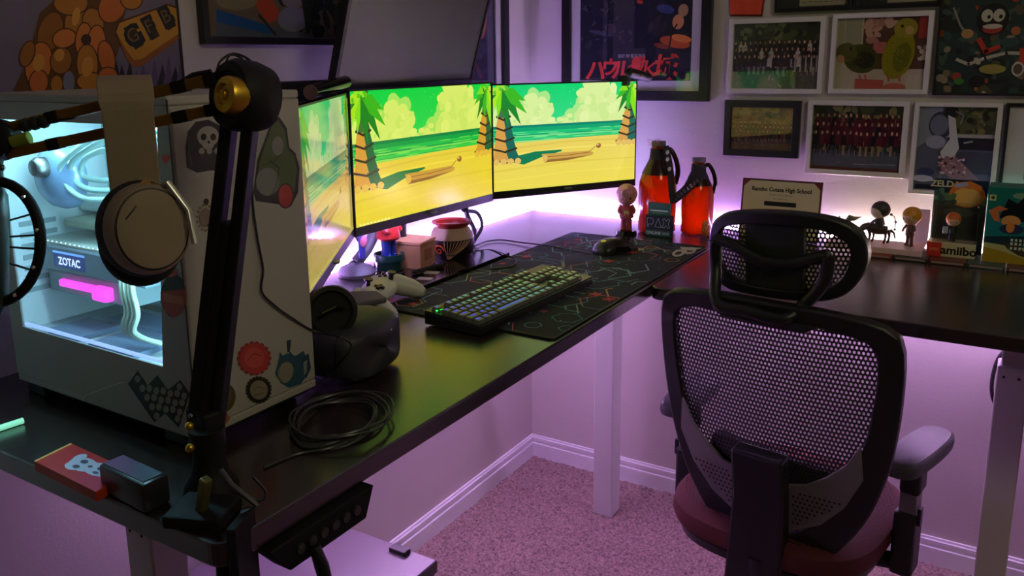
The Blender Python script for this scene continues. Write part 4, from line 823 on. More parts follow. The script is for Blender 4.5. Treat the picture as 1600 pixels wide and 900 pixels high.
# charging tray with cards and pens
t = thing('charging_tray', (.30, -.87, DZ), 'low black tray with two cards lying on it in front of the small box', 'tray')
trp = bez([(.20, -1.02, 0), (.36, -1.06, 0), (.375, -.96, 0), (.31, -.90, 0), (.33, -.83, 0), (.36, -.76, 0), (.34, -.68, 0), (.25, -.655, 0), (.235, -.80, 0), (.24, -.90, 0), (.195, -.99, 0)], 5)
MB().prism([(min(max(p.x, .197), .318), p.y) for p in trp[:-1]], DZ + .0003, DZ + .012).build('tray_body', GLOSSB, t, bevel=.002)
for (x, y, a) in ((.285, -1.0, .3), (.265, -.945, .3)): MB().box((x, y, DZ + .0128), (.035, .022, .0012), a).build('card', mat('card_pale', (.5, .48, .5, 1), .4), t)
MB().tube([(.235, -.985, DZ + .018), (.255, -.885, DZ + .018)], .005, 10).build('pen', SOFT, t, True)
# coiled cable near the case
t = thing('coiled_cable', (.64, -1.69, DZ), 'loose coil of thin grey cable on the desk below the computer case', 'cable')
cm = mat('cable_grey', (.05, .05, .05, 1), .35); R.seed(13)
for k in range(6):
    cx, cy = .645 + R.uniform(-.008, .008), -1.685 + R.uniform(-.008, .008); rx, ry = R.uniform(.045, .075), R.uniform(.06, .095); ph = R.uniform(0, 6)
    MB().tube([(cx + rx * math.cos(ph + a * 2 * PI / 30) * math.cos(.4) - ry * math.sin(ph + a * 2 * PI / 30) * math.sin(.4), cy + rx * math.cos(ph + a * 2 * PI / 30) * math.sin(.4) + ry * math.sin(ph + a * 2 * PI / 30) * math.cos(.4), DZ + .003 + .003 * k + .003 * math.sin(a * .6 + k)) for a in range(30)], .0019, 6, True).build('loop', cm, t, True)
MB().tube(bez([(.70, -1.73, DZ + .003), (.69, -1.76, DZ + .003), (.665, -1.79, DZ + .002), (.655, -1.84, DZ + .002)]), .0019, 6).build('cable_tail', cm, t, True)
# red box and black box at the near edge
t = thing('card_box', (.45, -1.965, DZ), 'flat red box with a pale mask-like emblem at the near desk edge', 'box', rz=0)
P4 = [bz(41, 722, .975), bz(113, 686, .975), bz(212, 735, .975), bz(118, 750, .975)]
cx0 = Vector((.392, -1.943, 0)); e1 = Vector((.145, -.006, 0)); e2 = Vector((.008, -.055, 0))
def par(m_, z0, z1): return m_.add([cx0 + e1 * a + e2 * b + Vector((0, 0, z)) for z in (z0, z1) for a, b in ((0, 0), (1, 0), (1, 1), (0, 1))], [(0, 1, 2, 3), (4, 5, 6, 7), (0, 1, 5, 4), (1, 2, 6, 5), (2, 3, 7, 6), (3, 0, 4, 7)])
par(MB(), DZ + .0003, DZ + .014).build('body', mat('box_orange', rgb(190, 60, 20), .5), t, bevel=.001)
A = Art(cx0 + Vector((0, 0, DZ + .0144)), (1, 0, 0), (0, 1, 0), 1, 1); A.clipped = False
EP = lambda a, b: tuple((e1 * a + e2 * b)[:2])
A.poly([EP(0, 0), EP(1, 0), EP(1, 1), EP(0, 1)], rgb(186, 50, 48)); A.poly([EP(0, 0), EP(.03, 0), EP(.03, 1), EP(0, 1)], rgb(225, 170, 90)); A.poly([EP(.6, .5), EP(.98, .3), EP(.98, 1), EP(.7, 1)], rgb(190, 50, 70))
for cx_, cy_, rx_, ry_ in ((.48, .45, .18, .26), (.68, .4, .18, .24), (.34, .3, .06, .18), (.42, .62, .1, .16)): A.poly([EP(cx_ + rx_ * math.cos(k * .4), cy_ + ry_ * math.sin(k * .4)) for k in range(16)], rgb(196, 205, 225))
for cx_, cy_, rx_, ry_ in ((.45, .36, .05, .08), (.46, .6, .045, .07), (.70, .34, .04, .08), (.72, .52, .04, .05), (.58, .42, .03, .05)): A.poly([EP(cx_ + rx_ * math.cos(k * .7), cy_ + ry_ * math.sin(k * .7)) for k in range(9)], rgb(70, 70, 90))
A.build('printed_lid', GLOSSP, t)
t = thing('black_case', (.57, -1.98, DZ), 'small glossy black case with rounded edges beside the red box', 'case')
MB().box((.575, -1.972, DZ + .0195), (.095, .036, .038), math.radians(-3), .005).build('body', mat('case_black', (.02, .022, .026, 1), .28), t, smooth=True)
MB().box((.575, -1.972, DZ + .0388), (.085, .026, .001), math.radians(-3)).build('top_label', mat('case_label', rgb(60, 80, 100), .25), t)
t = thing('desk_pen', bz(10, 667, DZ), 'pale green pen with painted-in glow lying at the left desk edge', 'light stick')
MB().tube([bz(-60, 690, DZ + .006), bz(-10, 672, DZ + .006), bz(36, 657, DZ + .006)], .0045, 10).build('tube', mat('pale_green_glow', (.3, .5, .4, 1), .3, emit=rgb(130, 225, 180), es=.7), t, True)  # a pen, no lamp: its lit look is put in as emission

# ================================================================== things on the right desk
def jug(name, label, c, r, h, nh, col, dens, capc, cap_r):
    t = thing(name, c, label, 'bottle'); c = Vector(c)
    prof = [(r * .9, .001), (r, .006), (r, h * .50), (r * .97, h * .58), (r * .80, h * .70), (r * .52, h * .82), (r * .34, h * .90), (r * .32, h * .97), (r * .36, h * .972), (r * .36, h), (r * .28, h), (r * .27, h * .9), (r * .74, h * .70), (r * .92, h * .57), (r * .94, h * .02), (0, .012)]
    MB().lathe(prof, c, n=40).build('glass_body', amber_mat('amber_' + name + str(r), col, dens), t, True)
    MB().cyl(c + Vector((0, 0, h * .995)), c + Vector((0, 0, h * 1.045)), cap_r, n=24).build('cap', capc, t, True)
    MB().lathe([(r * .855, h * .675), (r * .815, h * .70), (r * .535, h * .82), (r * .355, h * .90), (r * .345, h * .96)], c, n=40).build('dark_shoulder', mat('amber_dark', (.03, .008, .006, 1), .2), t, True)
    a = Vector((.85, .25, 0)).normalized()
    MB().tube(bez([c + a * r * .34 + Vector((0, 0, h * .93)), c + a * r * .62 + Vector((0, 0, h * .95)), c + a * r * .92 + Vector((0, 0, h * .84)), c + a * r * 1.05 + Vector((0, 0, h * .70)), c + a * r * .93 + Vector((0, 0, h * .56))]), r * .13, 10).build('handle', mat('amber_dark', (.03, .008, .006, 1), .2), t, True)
    return t
AM = rgb(255, 172, 72)
j1 = jug('glass_jug', 'large amber glass jug with handle and white print', (.535, -.165, DZ), .056, .262, 0, AM, .75, mat('cap_grey', (.14, .13, .14, 1), .6), .021)
j2 = jug('glass_jug', 'smaller amber glass jug with grey cap and black lanyard', (.648, -.130, DZ), .047, .216, 0, AM, .75, mat('cap_grey', (.14, .13, .14, 1), .6), .020)
A = Art((.500, -.2215, .98), (1, 0, 0), (0, 0, 1), .07, .12); R.seed(3)
for k in range(34): x = R.uniform(0, .06); A.ell(x, .055 - abs(x - .03) * .5 + R.uniform(-.03, .03), .0012, .0016, rgb(225, 180, 170), 0, 6)
A.ell(.03, .07, .005, .006, rgb(235, 210, 205)); A.rect(.029, .03, .031, .065, rgb(225, 180, 170)); A.ell(.03, .03, .004, .004, rgb(220, 170, 160))
A.build('printed_mark', PRINT, j1)
def lanyard(j, label, c, r, h, top_a, bot, name):
    t = thing('lanyard', Vector(c) + Vector((0, 0, h * .6)), label, 'lanyard'); c = Vector(c)
    return t
t = thing('lanyard', (.535, -.165, 1.10), 'black printed lanyard around the neck of the large jug', 'lanyard')
LAN = mat('lanyard_black', (.012, .012, .014, 1), .7)
c = Vector((.535, -.165, DZ))
m_ = MB(); m_.lathe([(.031, .196), (.022, .222), (.0215, .252), (.0235, .252), (.026, .224), (.0345, .198)], c, n=30); m_.build('neck_wrap', LAN, t, True)
def ribbon(pts, w, N, name, mt, t):
    m_ = MB(); pts = bez(pts, 6); vs = []
    for i, p in enumerate(pts):
        d = (pts[min(i + 1, len(pts) - 1)] - pts[max(i - 1, 0)]).normalized(); s_ = d.cross(N).normalized() * w / 2; vs += [p - s_, p + s_, p + s_ + N * .0012, p - s_ + N * .0012]
    m_.add(vs, [(i * 4 + q, i * 4 + (q + 1) % 4, i * 4 + 4 + (q + 1) % 4, i * 4 + 4 + q) for i in range(len(pts) - 1) for q in range(4)]); m_.build(name, mt, t); return pts
Nc = Vector((.3, -.95, .1)).normalized()
pp_ = ribbon([by(1040, 228, -.20), by(1047, 262, -.21), by(1050, 300, -.215), by(1052, 318, -.215)], .018, Nc, 'strap', LAN, t)
A = Art(Vector((0, -.2165, 0)), (1, 0, 0), (0, 0, 1), 3, 3)
for u, v in ((1043, 238), (1046, 264), (1043, 249)): A.pell(u, v, 3, 4, rgb(190, 185, 180), .4, 5)
for u, v in ((1016, 222), (1028, 221)): A.line([A.px(u - 4, v - 4), A.px(u + 4, v - 3), A.px(u, v + 5), A.px(u - 4, v - 4)], .0016, rgb(190, 120, 110))
A.build('strap_print', PRINT, t)
t = thing('lanyard', (.648, -.13, 1.08), 'black game-symbol lanyard slung across the smaller jug', 'lanyard')
ribbon([by(1098, 262, -.175), by(1084, 282, -.182), by(1068, 300, -.182), by(1052, 312, -.20)], .026, Nc, 'strap', LAN, t)
MB().lathe([(.028, .165), (.018, .185), (.0175, .208), (.0205, .208), (.022, .186), (.031, .166)], (.648, -.130, DZ), n=30).build('neck_wrap', LAN, t, True)
A = Art(by(1052, 312, -.2015), (1, 0, .85), (-.85, 0, 1), .2, .2); A.clipped = False; q = .0045
for k in range(8):
    x, y = .004 + k * .0125, 0; c_ = rgb(215, 212, 205) if k in (0, 4, 5) else rgb(120, 118, 112)
    A.line([(x, y - q), (x + q, y - q), (x + q, y + q), (x, y + q), (x, y - q)] if k % 2 else [(x, y - q), (x + q, y - q), (x + q / 2, y + q), (x, y - q)], .0014, c_)
A.line([(.075, -.004), (.085, .004)], .002, rgb(200, 60, 60)); A.build('strap_print', PRINT, t)
# convention sign block
t = thing('sign_block', (.57, -.205, DZ), 'dark green convention sign block in front of the jugs', 'sign'); ys = -.243
MB().box2((.530, ys, DZ), (.611, ys + .016, DZ + .064), .001).build('block', mat('sign_green', rgb(22, 50, 42), .5), t)
MB().box2((.537, ys + .004, DZ + .064), (.604, ys + .014, DZ + .1), .001).build('header_card', mat('sign_card', rgb(30, 96, 60), .5), t)
A = Art((.530, ys - .0002, DZ), (1, 0, 0), (0, 0, 1), .081, .1); LG = rgb(150, 190, 170)
A.rect(.001, .022, .080, .063, rgb(16, 26, 24))
A.line([(.006, .029), (.006, .055), (.022, .055), (.026, .047), (.022, .037), (.010, .037), (.010, .029), (.006, .029)], .0013, LG); A.line([(.030, .030), (.040, .056), (.050, .030), (.030, .030)], .0013, LG)
A.line([(.053, .031), (.058, .0425), (.053, .054), (.059, .057), (.0645, .049), (.070, .057), (.076, .054), (.071, .0425), (.076, .031), (.070, .029), (.0645, .037), (.059, .029), (.053, .031)], .0013, LG)
A.rect(.003, .004, .078, .019, rgb(40, 92, 74)); A.text('ONLINE', .026, .0113, .0125, rgb(190, 225, 205), bold=.02); A.rect(.050, .005, .076, .018, rgb(30, 72, 58)); A.text('2020', .063, .0113, .011, rgb(150, 190, 170), bold=.02)
A.build('lettering', PRINT, t)
A = Art((.537, ys + .0038, DZ + .064), (1, 0, 0), (0, 0, 1), .067, .036); A.rect(.006, .012, .061, .016, rgb(200, 225, 200)); A.rect(.012, .006, .05, .008, rgb(90, 150, 110)); A.build('header_print', PRINT, t)
# bobblehead
bb = Vector((.470, -.245, DZ)); t = thing('bobblehead', bb, 'small pink-lit bobblehead sports figurine on a round black base', 'figurine')
SK = mat('bobble_skin', rgb(200, 140, 120), .4); JR = mat('bobble_jersey', rgb(170, 70, 70), .4)
figurine(t, bb, .150, SK, mat('bobble_cap', rgb(190, 140, 130), .4), JR, mat('bobble_trousers', rgb(170, 80, 80), .4), .012, GLOSSB, cyaw(bb), .33, fat=1.35)
yw = cyaw(bb); hp = bb + Vector((0, 0, .128)); MB().cyl(hp + Vector((math.cos(yw) * .012, math.sin(yw) * .012, .004)), hp + Vector((math.cos(yw) * .036, math.sin(yw) * .036, .0)), .018, .014, 16).build('cap_brim', mat('bobble_cap', rgb(190, 140, 130), .4), t, True)
MB().box(bb + Vector((math.cos(yw) * .018, math.sin(yw) * .018, .066)), (.004, .014, .014), yw, .0005).build('jersey_number', mat('pale_yellow', rgb(210, 205, 140), .5), t)
# little orange figure
ob = Vector((.690, -.175, DZ)); t = thing('toy_charm', ob, 'tiny orange rounded toy beside the smaller jug', 'toy')
MB().ball(ob + Vector((0, 0, .018)), (.015, .015, .018), 16).ball(ob + Vector((0, 0, .038)), (.011, .011, .012), 14).build('body', mat('toy_orange', rgb(225, 130, 80), .4), t, True)
MB().tube([ob + Vector((.006, -.014, .012)), ob + Vector((-.004, -.0155, .018)), ob + Vector((.006, -.0155, .024)), ob + Vector((-.004, -.013, .03))], .0015, 6).build('stripe', mat('toy_stripe', rgb(170, 50, 20), .4), t, True)
# diploma
t = thing('diploma_folder', (.883, -.10, DZ), 'open maroon folder holding a cream school diploma', 'diploma')
dO = Vector((.772, -.125, DZ + .001)); dU = Vector((1, 0, 0)); dV = Vector((0, .14, .99)).normalized(); Wd, Hd = .222, .172
MB().prism([(0, 0), (Wd, 0), (Wd, Hd), (0, Hd)], -.006, 0, dO, dU, dV).build('folder', mat('maroon_leather', rgb(70, 26, 34), .5), t, bevel=.001)
A = Art(dO + dU.cross(dV) * .0004, dU, dV, Wd, Hd); b_ = .005
A.rect(b_, b_, Wd - b_, Hd - b_, rgb(206, 196, 150))
for sx, sy in ((0, 1), (1, 1)):
    x = b_ if sx == 0 else Wd - b_; k = 1 if sx == 0 else -1; A.poly([(x, Hd - b_), (x + k * .018, Hd - b_), (x, Hd - b_ - .018)], rgb(120, 40, 30))
A.text('Rancho Cotate High School', Wd / 2, Hd * .83, .0160, rgb(20, 16, 14), bold=.04, sx=.92, shear=.05)
A.text('Rohnert Park, California', Wd / 2, Hd * .745, .0065, rgb(80, 72, 60)); A.text('This certifies that', Wd / 2, Hd * .68, .006, rgb(90, 80, 66)); A.rect(Wd * .30, Hd * .56, Wd * .70, Hd * .635, rgb(6, 6, 6))
for k in range(6): A.rect(Wd * .2, Hd * (.48 - k * .06), Wd * .8, Hd * (.487 - k * .06), rgb(130, 120, 96))
A.build('diploma_sheet', PRINT, t)
# thin game cases lying in a row
GC = [(1.128, 1.196, rgb(150, 60, 60)), (1.198, 1.278, rgb(56, 58, 56)), (1.280, 1.362, rgb(96, 40, 36)), (1.364, 1.446, rgb(40, 76, 70)), (1.448, 1.53, rgb(70, 50, 34))]
LBL = ['flat red game case lying below the dark hooded figurine', 'flat grey game case lying below the blond figurine', 'flat brown-red game case under the boxed figure', 'flat teal game case under the right end of the boxed figure', 'flat brown game case at the right edge of the row']
for (x0, x1, c_), lb in zip(GC, LBL):
    t = thing('game_case', ((x0 + x1) / 2, -.15, DZ), lb, 'game case', group='flat game cases in a row'); m1 = mat('case_%d' % int(x0 * 1000), c_, .4)
    MB().box2((x0, -.218, DZ + .0004), (x1, -.085, DZ + .010), .001).build('case_shell', m1, t)
    MB().box2((x0 + .006, -.2184, DZ + .003), (x1 - .006, -.2179, DZ + .008)).build('spine_label', mat('spine_pale', rgb(150, 130, 125), .5), t)
# translucent riser under the figurines
t = thing('acrylic_riser', (1.2, -.15, DZ + .0105), 'pale pink translucent riser under the toy figurines', 'riser'); MB().box2((1.03, -.205, DZ + .0105), (1.263, -.10, DZ + .026), .001).build('slab', mat('acrylic_pink', rgb(225, 190, 195), .3), t)
FG = DZ + .0262
# figurine 1: grey rider on a dark animal
t = thing('toy_rider', (1.148, -.15, FG), 'toy rider with dark hair seated on a dark four-legged beast', 'toy')
DKG = mat('toy_dark_grey', rgb(52, 52, 50), .5); DKB = mat('toy_dark_brown', rgb(60, 46, 42), .5); c = Vector((1.148, -.15, FG))
MB().tube([c + Vector((-.022, 0, .042)), c + Vector((0, 0, .036)), c + Vector((.024, 0, .036))], [.013, .014, .011], 12).build('beast_body', DKB, t, True)
MB().tube([c + Vector((-.020, 0, .044)), c + Vector((-.034, 0, .040)), c + Vector((-.048, 0, .026))], [.011, .009, .004], 10).build('beast_head', DKB, t, True)
for dx, b_ in ((-.020, -.004), (-.012, .006), (.018, -.003), (.026, .006)):
    MB().tube([c + Vector((dx, b_, .036)), c + Vector((dx + .003, b_, .018)), c + Vector((dx - .001, b_, .0005))], [.006, .0035, .003], 8).build('beast_leg', DKB, t, True)
MB().tube([c + Vector((.030, 0, .038)), c + Vector((.040, 0, .03)), c + Vector((.044, 0, .014))], [.004, .003, .002], 8).build('tail', DKB, t, True)
MB().lathe([(.012, 0), (.013, .01), (.008, .026), (.004, .03)], c + Vector((.004, 0, .044)), n=16).build('rider_torso', DKG, t, True)
MB().ball(c + Vector((-.001, -.004, .085)), (.019, .018, .018), 16).build('rider_head', mat('toy_face', rgb(210, 190, 160), .5), t, True)
MB().ball(c + Vector((.004, .002, .090)), (.024, .023, .023), 18).build('rider_hair', DKG, t, True)
for s_ in (-1, 1): MB().tube([c + Vector((.0, s_ * .010, .066)), c + Vector((-.010, s_ * .014, .058)), c + Vector((-.016, s_ * .008, .054))], .003, 8).build('rider_arm', DKG, t, True)
MB().tube([c + Vector((.028, 0, .079)), c + Vector((.038, 0, .074)), c + Vector((.042, 0, .06)), c + Vector((.041, 0, .044))], .0012, 6).ball(c + Vector((.030, 0, .079)), .004, 8).ball(c + Vector((.042, 0, .060)), .0035, 8).ball(c + Vector((.041, 0, .040)), .0035, 8).build('charm_chain', DKG, t, True)
# figurine 2: blond
t = thing('toy_figure', (1.226, -.15, FG), 'toy figure with long golden hair standing by the boxed figure', 'toy'); c = Vector((1.226, -.15, FG))
P_, hz, hr = figurine(t, c, .110, mat('toy_face2', rgb(225, 180, 150), .5), mat('toy_gold', rgb(214, 150, 40), .45), mat('toy_brown', rgb(96, 66, 52), .5), mat('toy_brown', rgb(96, 66, 52), .5), 0, None, -PI / 2 - .5, .34)
MB().tube([P_(-.01, 0, hz), P_(-.018, -.012, hz - .02), P_(-.016, -.020, hz - .038)], [.016, .012, .003], 12).build('ponytail', mat('toy_orange_hair', rgb(205, 110, 34), .45), t, True)
# toy bow-like piece
t = thing('toy_axe', (1.075, -.15, FG), 'small grey toy winged axe on a slim post behind the headrest', 'toy'); c = Vector((1.075, -.15, FG)); TG = mat('toy_khaki', rgb(110, 104, 84), .5)
MB().tube([c, c + Vector((.0, 0, .018)), c + Vector((.008, 0, .04))], [.016, .010, .006], 12).build('post', TG, t, True)
MB().tube([c + Vector((-.024, 0, .046)), c + Vector((0, 0, .042)), c + Vector((.026, 0, .036))], .0028, 8).build('shaft', TG, t, True)
MB().prism([(-.034, .034), (-.036, .05), (-.026, .064), (-.022, .062), (-.022, .048), (-.026, .038)], -.003, .003, c, (1, 0, 0), (0, 0, 1)).build('blade', TG, t)
MB().tube([c + Vector((-.004, 0, .05)), c + Vector((.004, 0, .062)), c + Vector((.014, 0, .060)), c + Vector((.030, 0, .066))], [.007, .009, .006, .001], 10).build('plume', TG, t, True)
MB().prism([(.024, .030), (.030, .044), (.040, .028), (.050, .018), (.032, .032)], -.002, .002, c, (1, 0, 0), (0, 0, 1)).build('hook', TG, t)
# boxed figure
t = thing('figure_package', (1.33, -.14, DZ + .0105), 'blister package with amiibo lettering and a small figure inside', 'package'); z0 = DZ + .0105; zz = .118; x0, x1 = 1.270, 1.390; yb = -.110
H_ = 1.152 - z0
MB().box2((x0, yb, z0), (x1, yb + .002, z0 + H_)).build('backing_card', mat('card_navy', rgb(24, 50, 66), .5), t)
A = Art((x0, yb - .0003, z0), (1, 0, 0), (0, 0, 1), x1 - x0, H_); w, h = A.w, A.h
A.rect(0, 0, w, h, rgb(72, 80, 74)); A.rect(0, h * .78, w, h, rgb(22, 48, 62)); A.poly([(0, h * .70), (w * .4, h * .78), (w, h * .66), (w, h * .8), (0, h * .82)], rgb(86, 140, 96)); A.text('ZELDA', w * .2, h * .93, .022, rgb(200, 200, 150), bold=.03)
A.ell(w * .62, h * .80, w * .34, h * .17, rgb(222, 128, 50)); A.ell(w * .62, h * .77, w * .26, h * .125, rgb(232, 190, 100)); A.poly([(w * .3, h * .84), (w * .36, h * .95), (w * .66, h * .99), (w * .9, h * .92), (w * .66, h * .88), (w * .5, h * .9)], rgb(222, 128, 50)); A.ell(w * .5, h * .93, w * .14, h * .03, rgb(170, 180, 210), .2)
A.ell(w * .5, h * .56, w * .3, h * .06, rgb(96, 110, 100)); blobs(A, 14, 0, h * .7, w * .4, h * .85, .004, .01, [rgb(90, 130, 90), rgb(60, 90, 80)])
A.build('card_print', GLOSSP, t)
MB().box2((x0 - .001, -.168, z0), (x1 - .012, -.1115, z0 + .036), .001).build('base_label', mat('label_cream', rgb(205, 196, 160), .5), t)
A = Art((x0 - .001, -.1683, z0), (1, 0, 0), (0, 0, 1), w, .036); A.rect(0, 0, w * .28, .036, rgb(205, 50, 36)); A.rect(w * .05, .014, w * .23, .022, rgb(225, 100, 80)); A.text('amiibo', w * .60, .017, .030, rgb(20, 18, 18), bold=.03); A.build('label_print', PRINT, t)
gl = glass_mat('blister_plastic', (.93, .93, .93, 1), .08, 1.45, .02)
MB().box2((x0 + .006, -.164, z0 + .036), (x1 - .012, -.1125, z0 + H_ * .70), .004).build('blister', gl, t)
fc_ = Vector((x0 + .052, -.140, z0 + .0362)); figurine(t, fc_, .078, mat('toy_face2', rgb(225, 180, 150), .5), mat('toy_orange_hair', rgb(205, 110, 34), .45), mat('toy_green', rgb(30, 44, 34), .5), DKG, 0, None, -PI / 2 + .1, .36)
MB().box(fc_ + Vector((-.016, -.012, .030)), (.012, .004, .018), .2, .001).build('shield', mat('toy_shield', rgb(180, 186, 200), .4), t)
# teal box
t = thing('toy_box', (1.46, -.13, DZ + .0105), 'teal printed toy box at the right edge of the picture', 'box'); x0 = 1.393; x1 = 1.52; H_ = 1.147 - z0
MB().box2((x0, -.172, z0), (x1, -.08, z0 + H_), .001).build('carton', mat('carton_teal', rgb(20, 110, 96), .5), t)
A = Art((x0, -.1723, z0), (1, 0, 0), (0, 0, 1), x1 - x0, H_); w, h = A.w, A.h; R.seed(8)
A.rect(0, 0, w, h, rgb(24, 120, 104)); A.rect(0, h * .34, w, h * .7, rgb(30, 130, 134)); A.ell(w * .7, h * .9, w * .3, h * .05, rgb(120, 160, 120)); A.rect(w * .03, h * .82, w * .14, h * .90, rgb(190, 200, 120)); A.ell(w * .085, h * .86, .004, .004, rgb(40, 60, 50))
A.poly([(0, h * .34), (w, h * .40), (w, h * .26), (0, h * .2)], rgb(30, 60, 70)); A.poly([(0, 0), (w, 0), (w, h * .12), (0, h * .26)], rgb(176, 150, 40)); A.poly([(0, h * .20), (w * .3, h * .16), (w, h * .02), (w, h * .2), (0, h * .26)], rgb(190, 190, 130))
A.poly([(w * .22, h * .6), (w * .34, h * .86), (w * .5, h * .8), (w * .62, h * .92), (w * .72, h * .8), (w * .98, h * .82), (w * .9, h * .7), (w, h * .56), (w * .8, h * .6), (w * .6, h * .56)], rgb(16, 24, 30)); A.poly([(w * .04, h * .68), (w * .2, h * .76), (w * .36, h * .72), (w * .2, h * .68), (w * .24, h * .54), (w * .14, h * .56)], rgb(214, 120, 70)); A.ell(w * .42, h * .56, w * .16, h * .08, rgb(220, 160, 90)); A.ell(w * .44, h * .46, w * .2, h * .07, rgb(40, 60, 90)); A.ell(w * .42, h * .48, w * .07, h * .07, rgb(226, 140, 60))
A.poly([(w * .3, h * .3), (w * .6, h * .24), (w * .8, h * .08), (w * .6, h * .12), (w * .4, h * .2)], rgb(70, 66, 60)); A.ell(w * .92, h * .12, w * .2, h * .1, rgb(24, 110, 90))
for k, y in enumerate((.30, .25, .19)):
    for q in range(5 + k): A.rect(w * (.45 + q * .07), h * y, w * (.49 + q * .07), h * (y + .035), rgb(215, 225, 215))
A.build('box_print', GLOSSP, t)
# clear panel standing behind the figurines
t = thing('photo_print', (1.24, -.04, DZ), 'small pale photo standing behind the golden-haired toy', 'picture')
MB().box2((1.215, -.058, DZ), (1.262, -.054, DZ + .11), .0005).build('sheet', mat('photo_pale', rgb(200, 180, 205), .5), t)
# cable on the wall under the right desk
t = thing('wall_cable', (1.46, -.01, .55), 'black cable hanging against the wall beside the right desk leg', 'cable')
MB().tube(bez([(1.475, -.012, .70), (1.452, -.010, .66), (1.444, -.010, .60), (1.450, -.012, .55), (1.475, -.012, .50)]), .005, 8).build('cord', BLACK, t, True)

BB0 = mat('strip_black', (.005, .005, .005, 1), .7, spec=.25)
# ================================================================== below the monitor desk
t = thing('power_strip', (.768, -1.83, DZ - .07), 'black power strip tray hanging along the near desk edge', 'power strip')
MB().prism([(-1.928, .904), (-1.905, .877), (-1.770, .877), (-1.752, .917), (-1.935, .917)], .735, .765, (0, 0, 0), (0, 1, 0), (0, 0, 1)).build('housing', BB0, t, bevel=.002)
for k in range(6): MB().cyl((.765, -1.79 - k * .020, .899), (.769, -1.79 - k * .020, .899), .0065, n=14).build('socket', mat('socket_grey', (.03, .03, .03, 1), .4), t, True)
MB().tube([(.772, -1.872, .893), (.782, -1.872, .87), (.784, -1.868, .845)], [.007, .009, .008], 10).build('hanging_plug', BLACK, t, True)
t = thing('storage_chest', (.35, -1.65, 0), 'black storage chest with smooth lid and small latch under the monitor desk', 'chest')
CH = .42; LID = mat('chest_lid', (.10, .075, .10, 1), .32, spec=.8)
p = [bz(u, v, CH) for u, v in ((612, 851), (680, 874))]
x1c = p[1].x; yb_ = p[0].y
MB().box2((.06, yb_ - .49, .015), (x1c, yb_, CH - .03), .006).build('body', mat('chest_black', (.02, .018, .02, 1), .5), t)
MB().box2((.05, yb_ - .50, CH - .03), (x1c + .006, yb_ + .006, CH), .004).build('lid', LID, t)
lp = bz(625, 862, CH); MB().box2((lp.x - .022, lp.y - .012, CH - .002), (lp.x + .022, lp.y + .010, CH + .010), .002).build('latch', BLACK, t)
MB().box2((.08, yb_ - .34, CH), (x1c - .1, yb_ - .325, CH + .004), .001).build('lid_rib', LID, t)
for x in (.12, x1c - .06):
    for y in (yb_ - .44, yb_ - .06): MB().cyl((x, y, .003), (x, y, .016), .02).build('foot', BLACK, t)

# ================================================================== computer case
X0, X1, Y0, Y1, Z0, Z1 = .112, .552, -1.860, -1.636, .972, 1.430
t = case = thing('computer_case', (.33, -1.75, DZ), 'white desktop computer case with lit glass side and stickers', 'computer')
MB().box2((X0, Y0, Z0), (X1, Y1, Z0 + .012), .002).build('bottom_panel', CASEW, t)
MB().box2((X0, Y0, Z1 - .012), (X1, Y1, Z1), .003).build('top_panel', CASEW, t)
MB().box2((X0, Y1 - .004, Z0 + .012), (X1 - .022, Y1, Z1 - .012)).build('rear_side_panel', CASEW, t)
MB().box2((X1 - .022, Y0 + .003, Z0 + .012), (X1, Y1, Z1 - .012), .003).build('front_panel', CASEW, t)
MB().box2((X0, Y0 + .004, Z0 + .012), (X0 + .004, Y1 - .004, Z1 - .012)).build('back_panel', mat('case_inner', (.55, .6, .62, 1), .5), t)
for k in range(7): MB().box2((X0 + .004, Y0 + .03, 1.11 + k * .018), (X0 + .0052, Y0 + .09, 1.118 + k * .018)).build('slot_cover', mat('slot_grey', (.2, .25, .27, 1), .6), t)  # slot covers in a darker grey than the back panel
# side: white surround with window
gx0, gx1, gz0, gz1 = .146, .492, 1.066, 1.392
MB().box2((X0, Y0, Z0 + .012), (X1 - .001, Y0 + .003, gz0)).box2((X0, Y0, gz1), (X1 - .001, Y0 + .003, Z1 - .012)).box2((X0, Y0, gz0), (gx0, Y0 + .003, gz1)).build('side_surround', CASEW, t)
MB().prism([(gx1, gz0), (X1 - .001, gz0), (X1 - .001, gz1), (gx1 + .037, gz1)], 0, .003, (0, Y0 + .003, 0), (1, 0, 0), (0, 0, 1)).build('side_surround_strip', CASEW, t)
MB().box2((gx0, Y0 + .0005, gz0), (gx1 + .04, Y0 + .0028, gz1)).build('glass_panel', glass_mat('case_glass', (.92, .97, 1, 1), .02, 1.45), t)
CY_ = (.42, .85, 1, 1)
MB().tube([(gx0, Y0 + .006, gz0 + .004), (gx1, Y0 + .006, gz0 + .004)], .003, 8).build('window_edge_light', mat('case_cyan_light', (0, 0, 0, 1), emit=(.28, .42, .85, 1), es=1.5), t)
MB().tube([(gx1 + .002, Y0 + .006, gz0), (gx1 + .012, Y0 + .006, gz0 + .11)], .0022, 8).build('window_edge_light', mat('case_cyan_light'if 0 else 'case_cyan_light', (0, 0, 0, 1)), t)
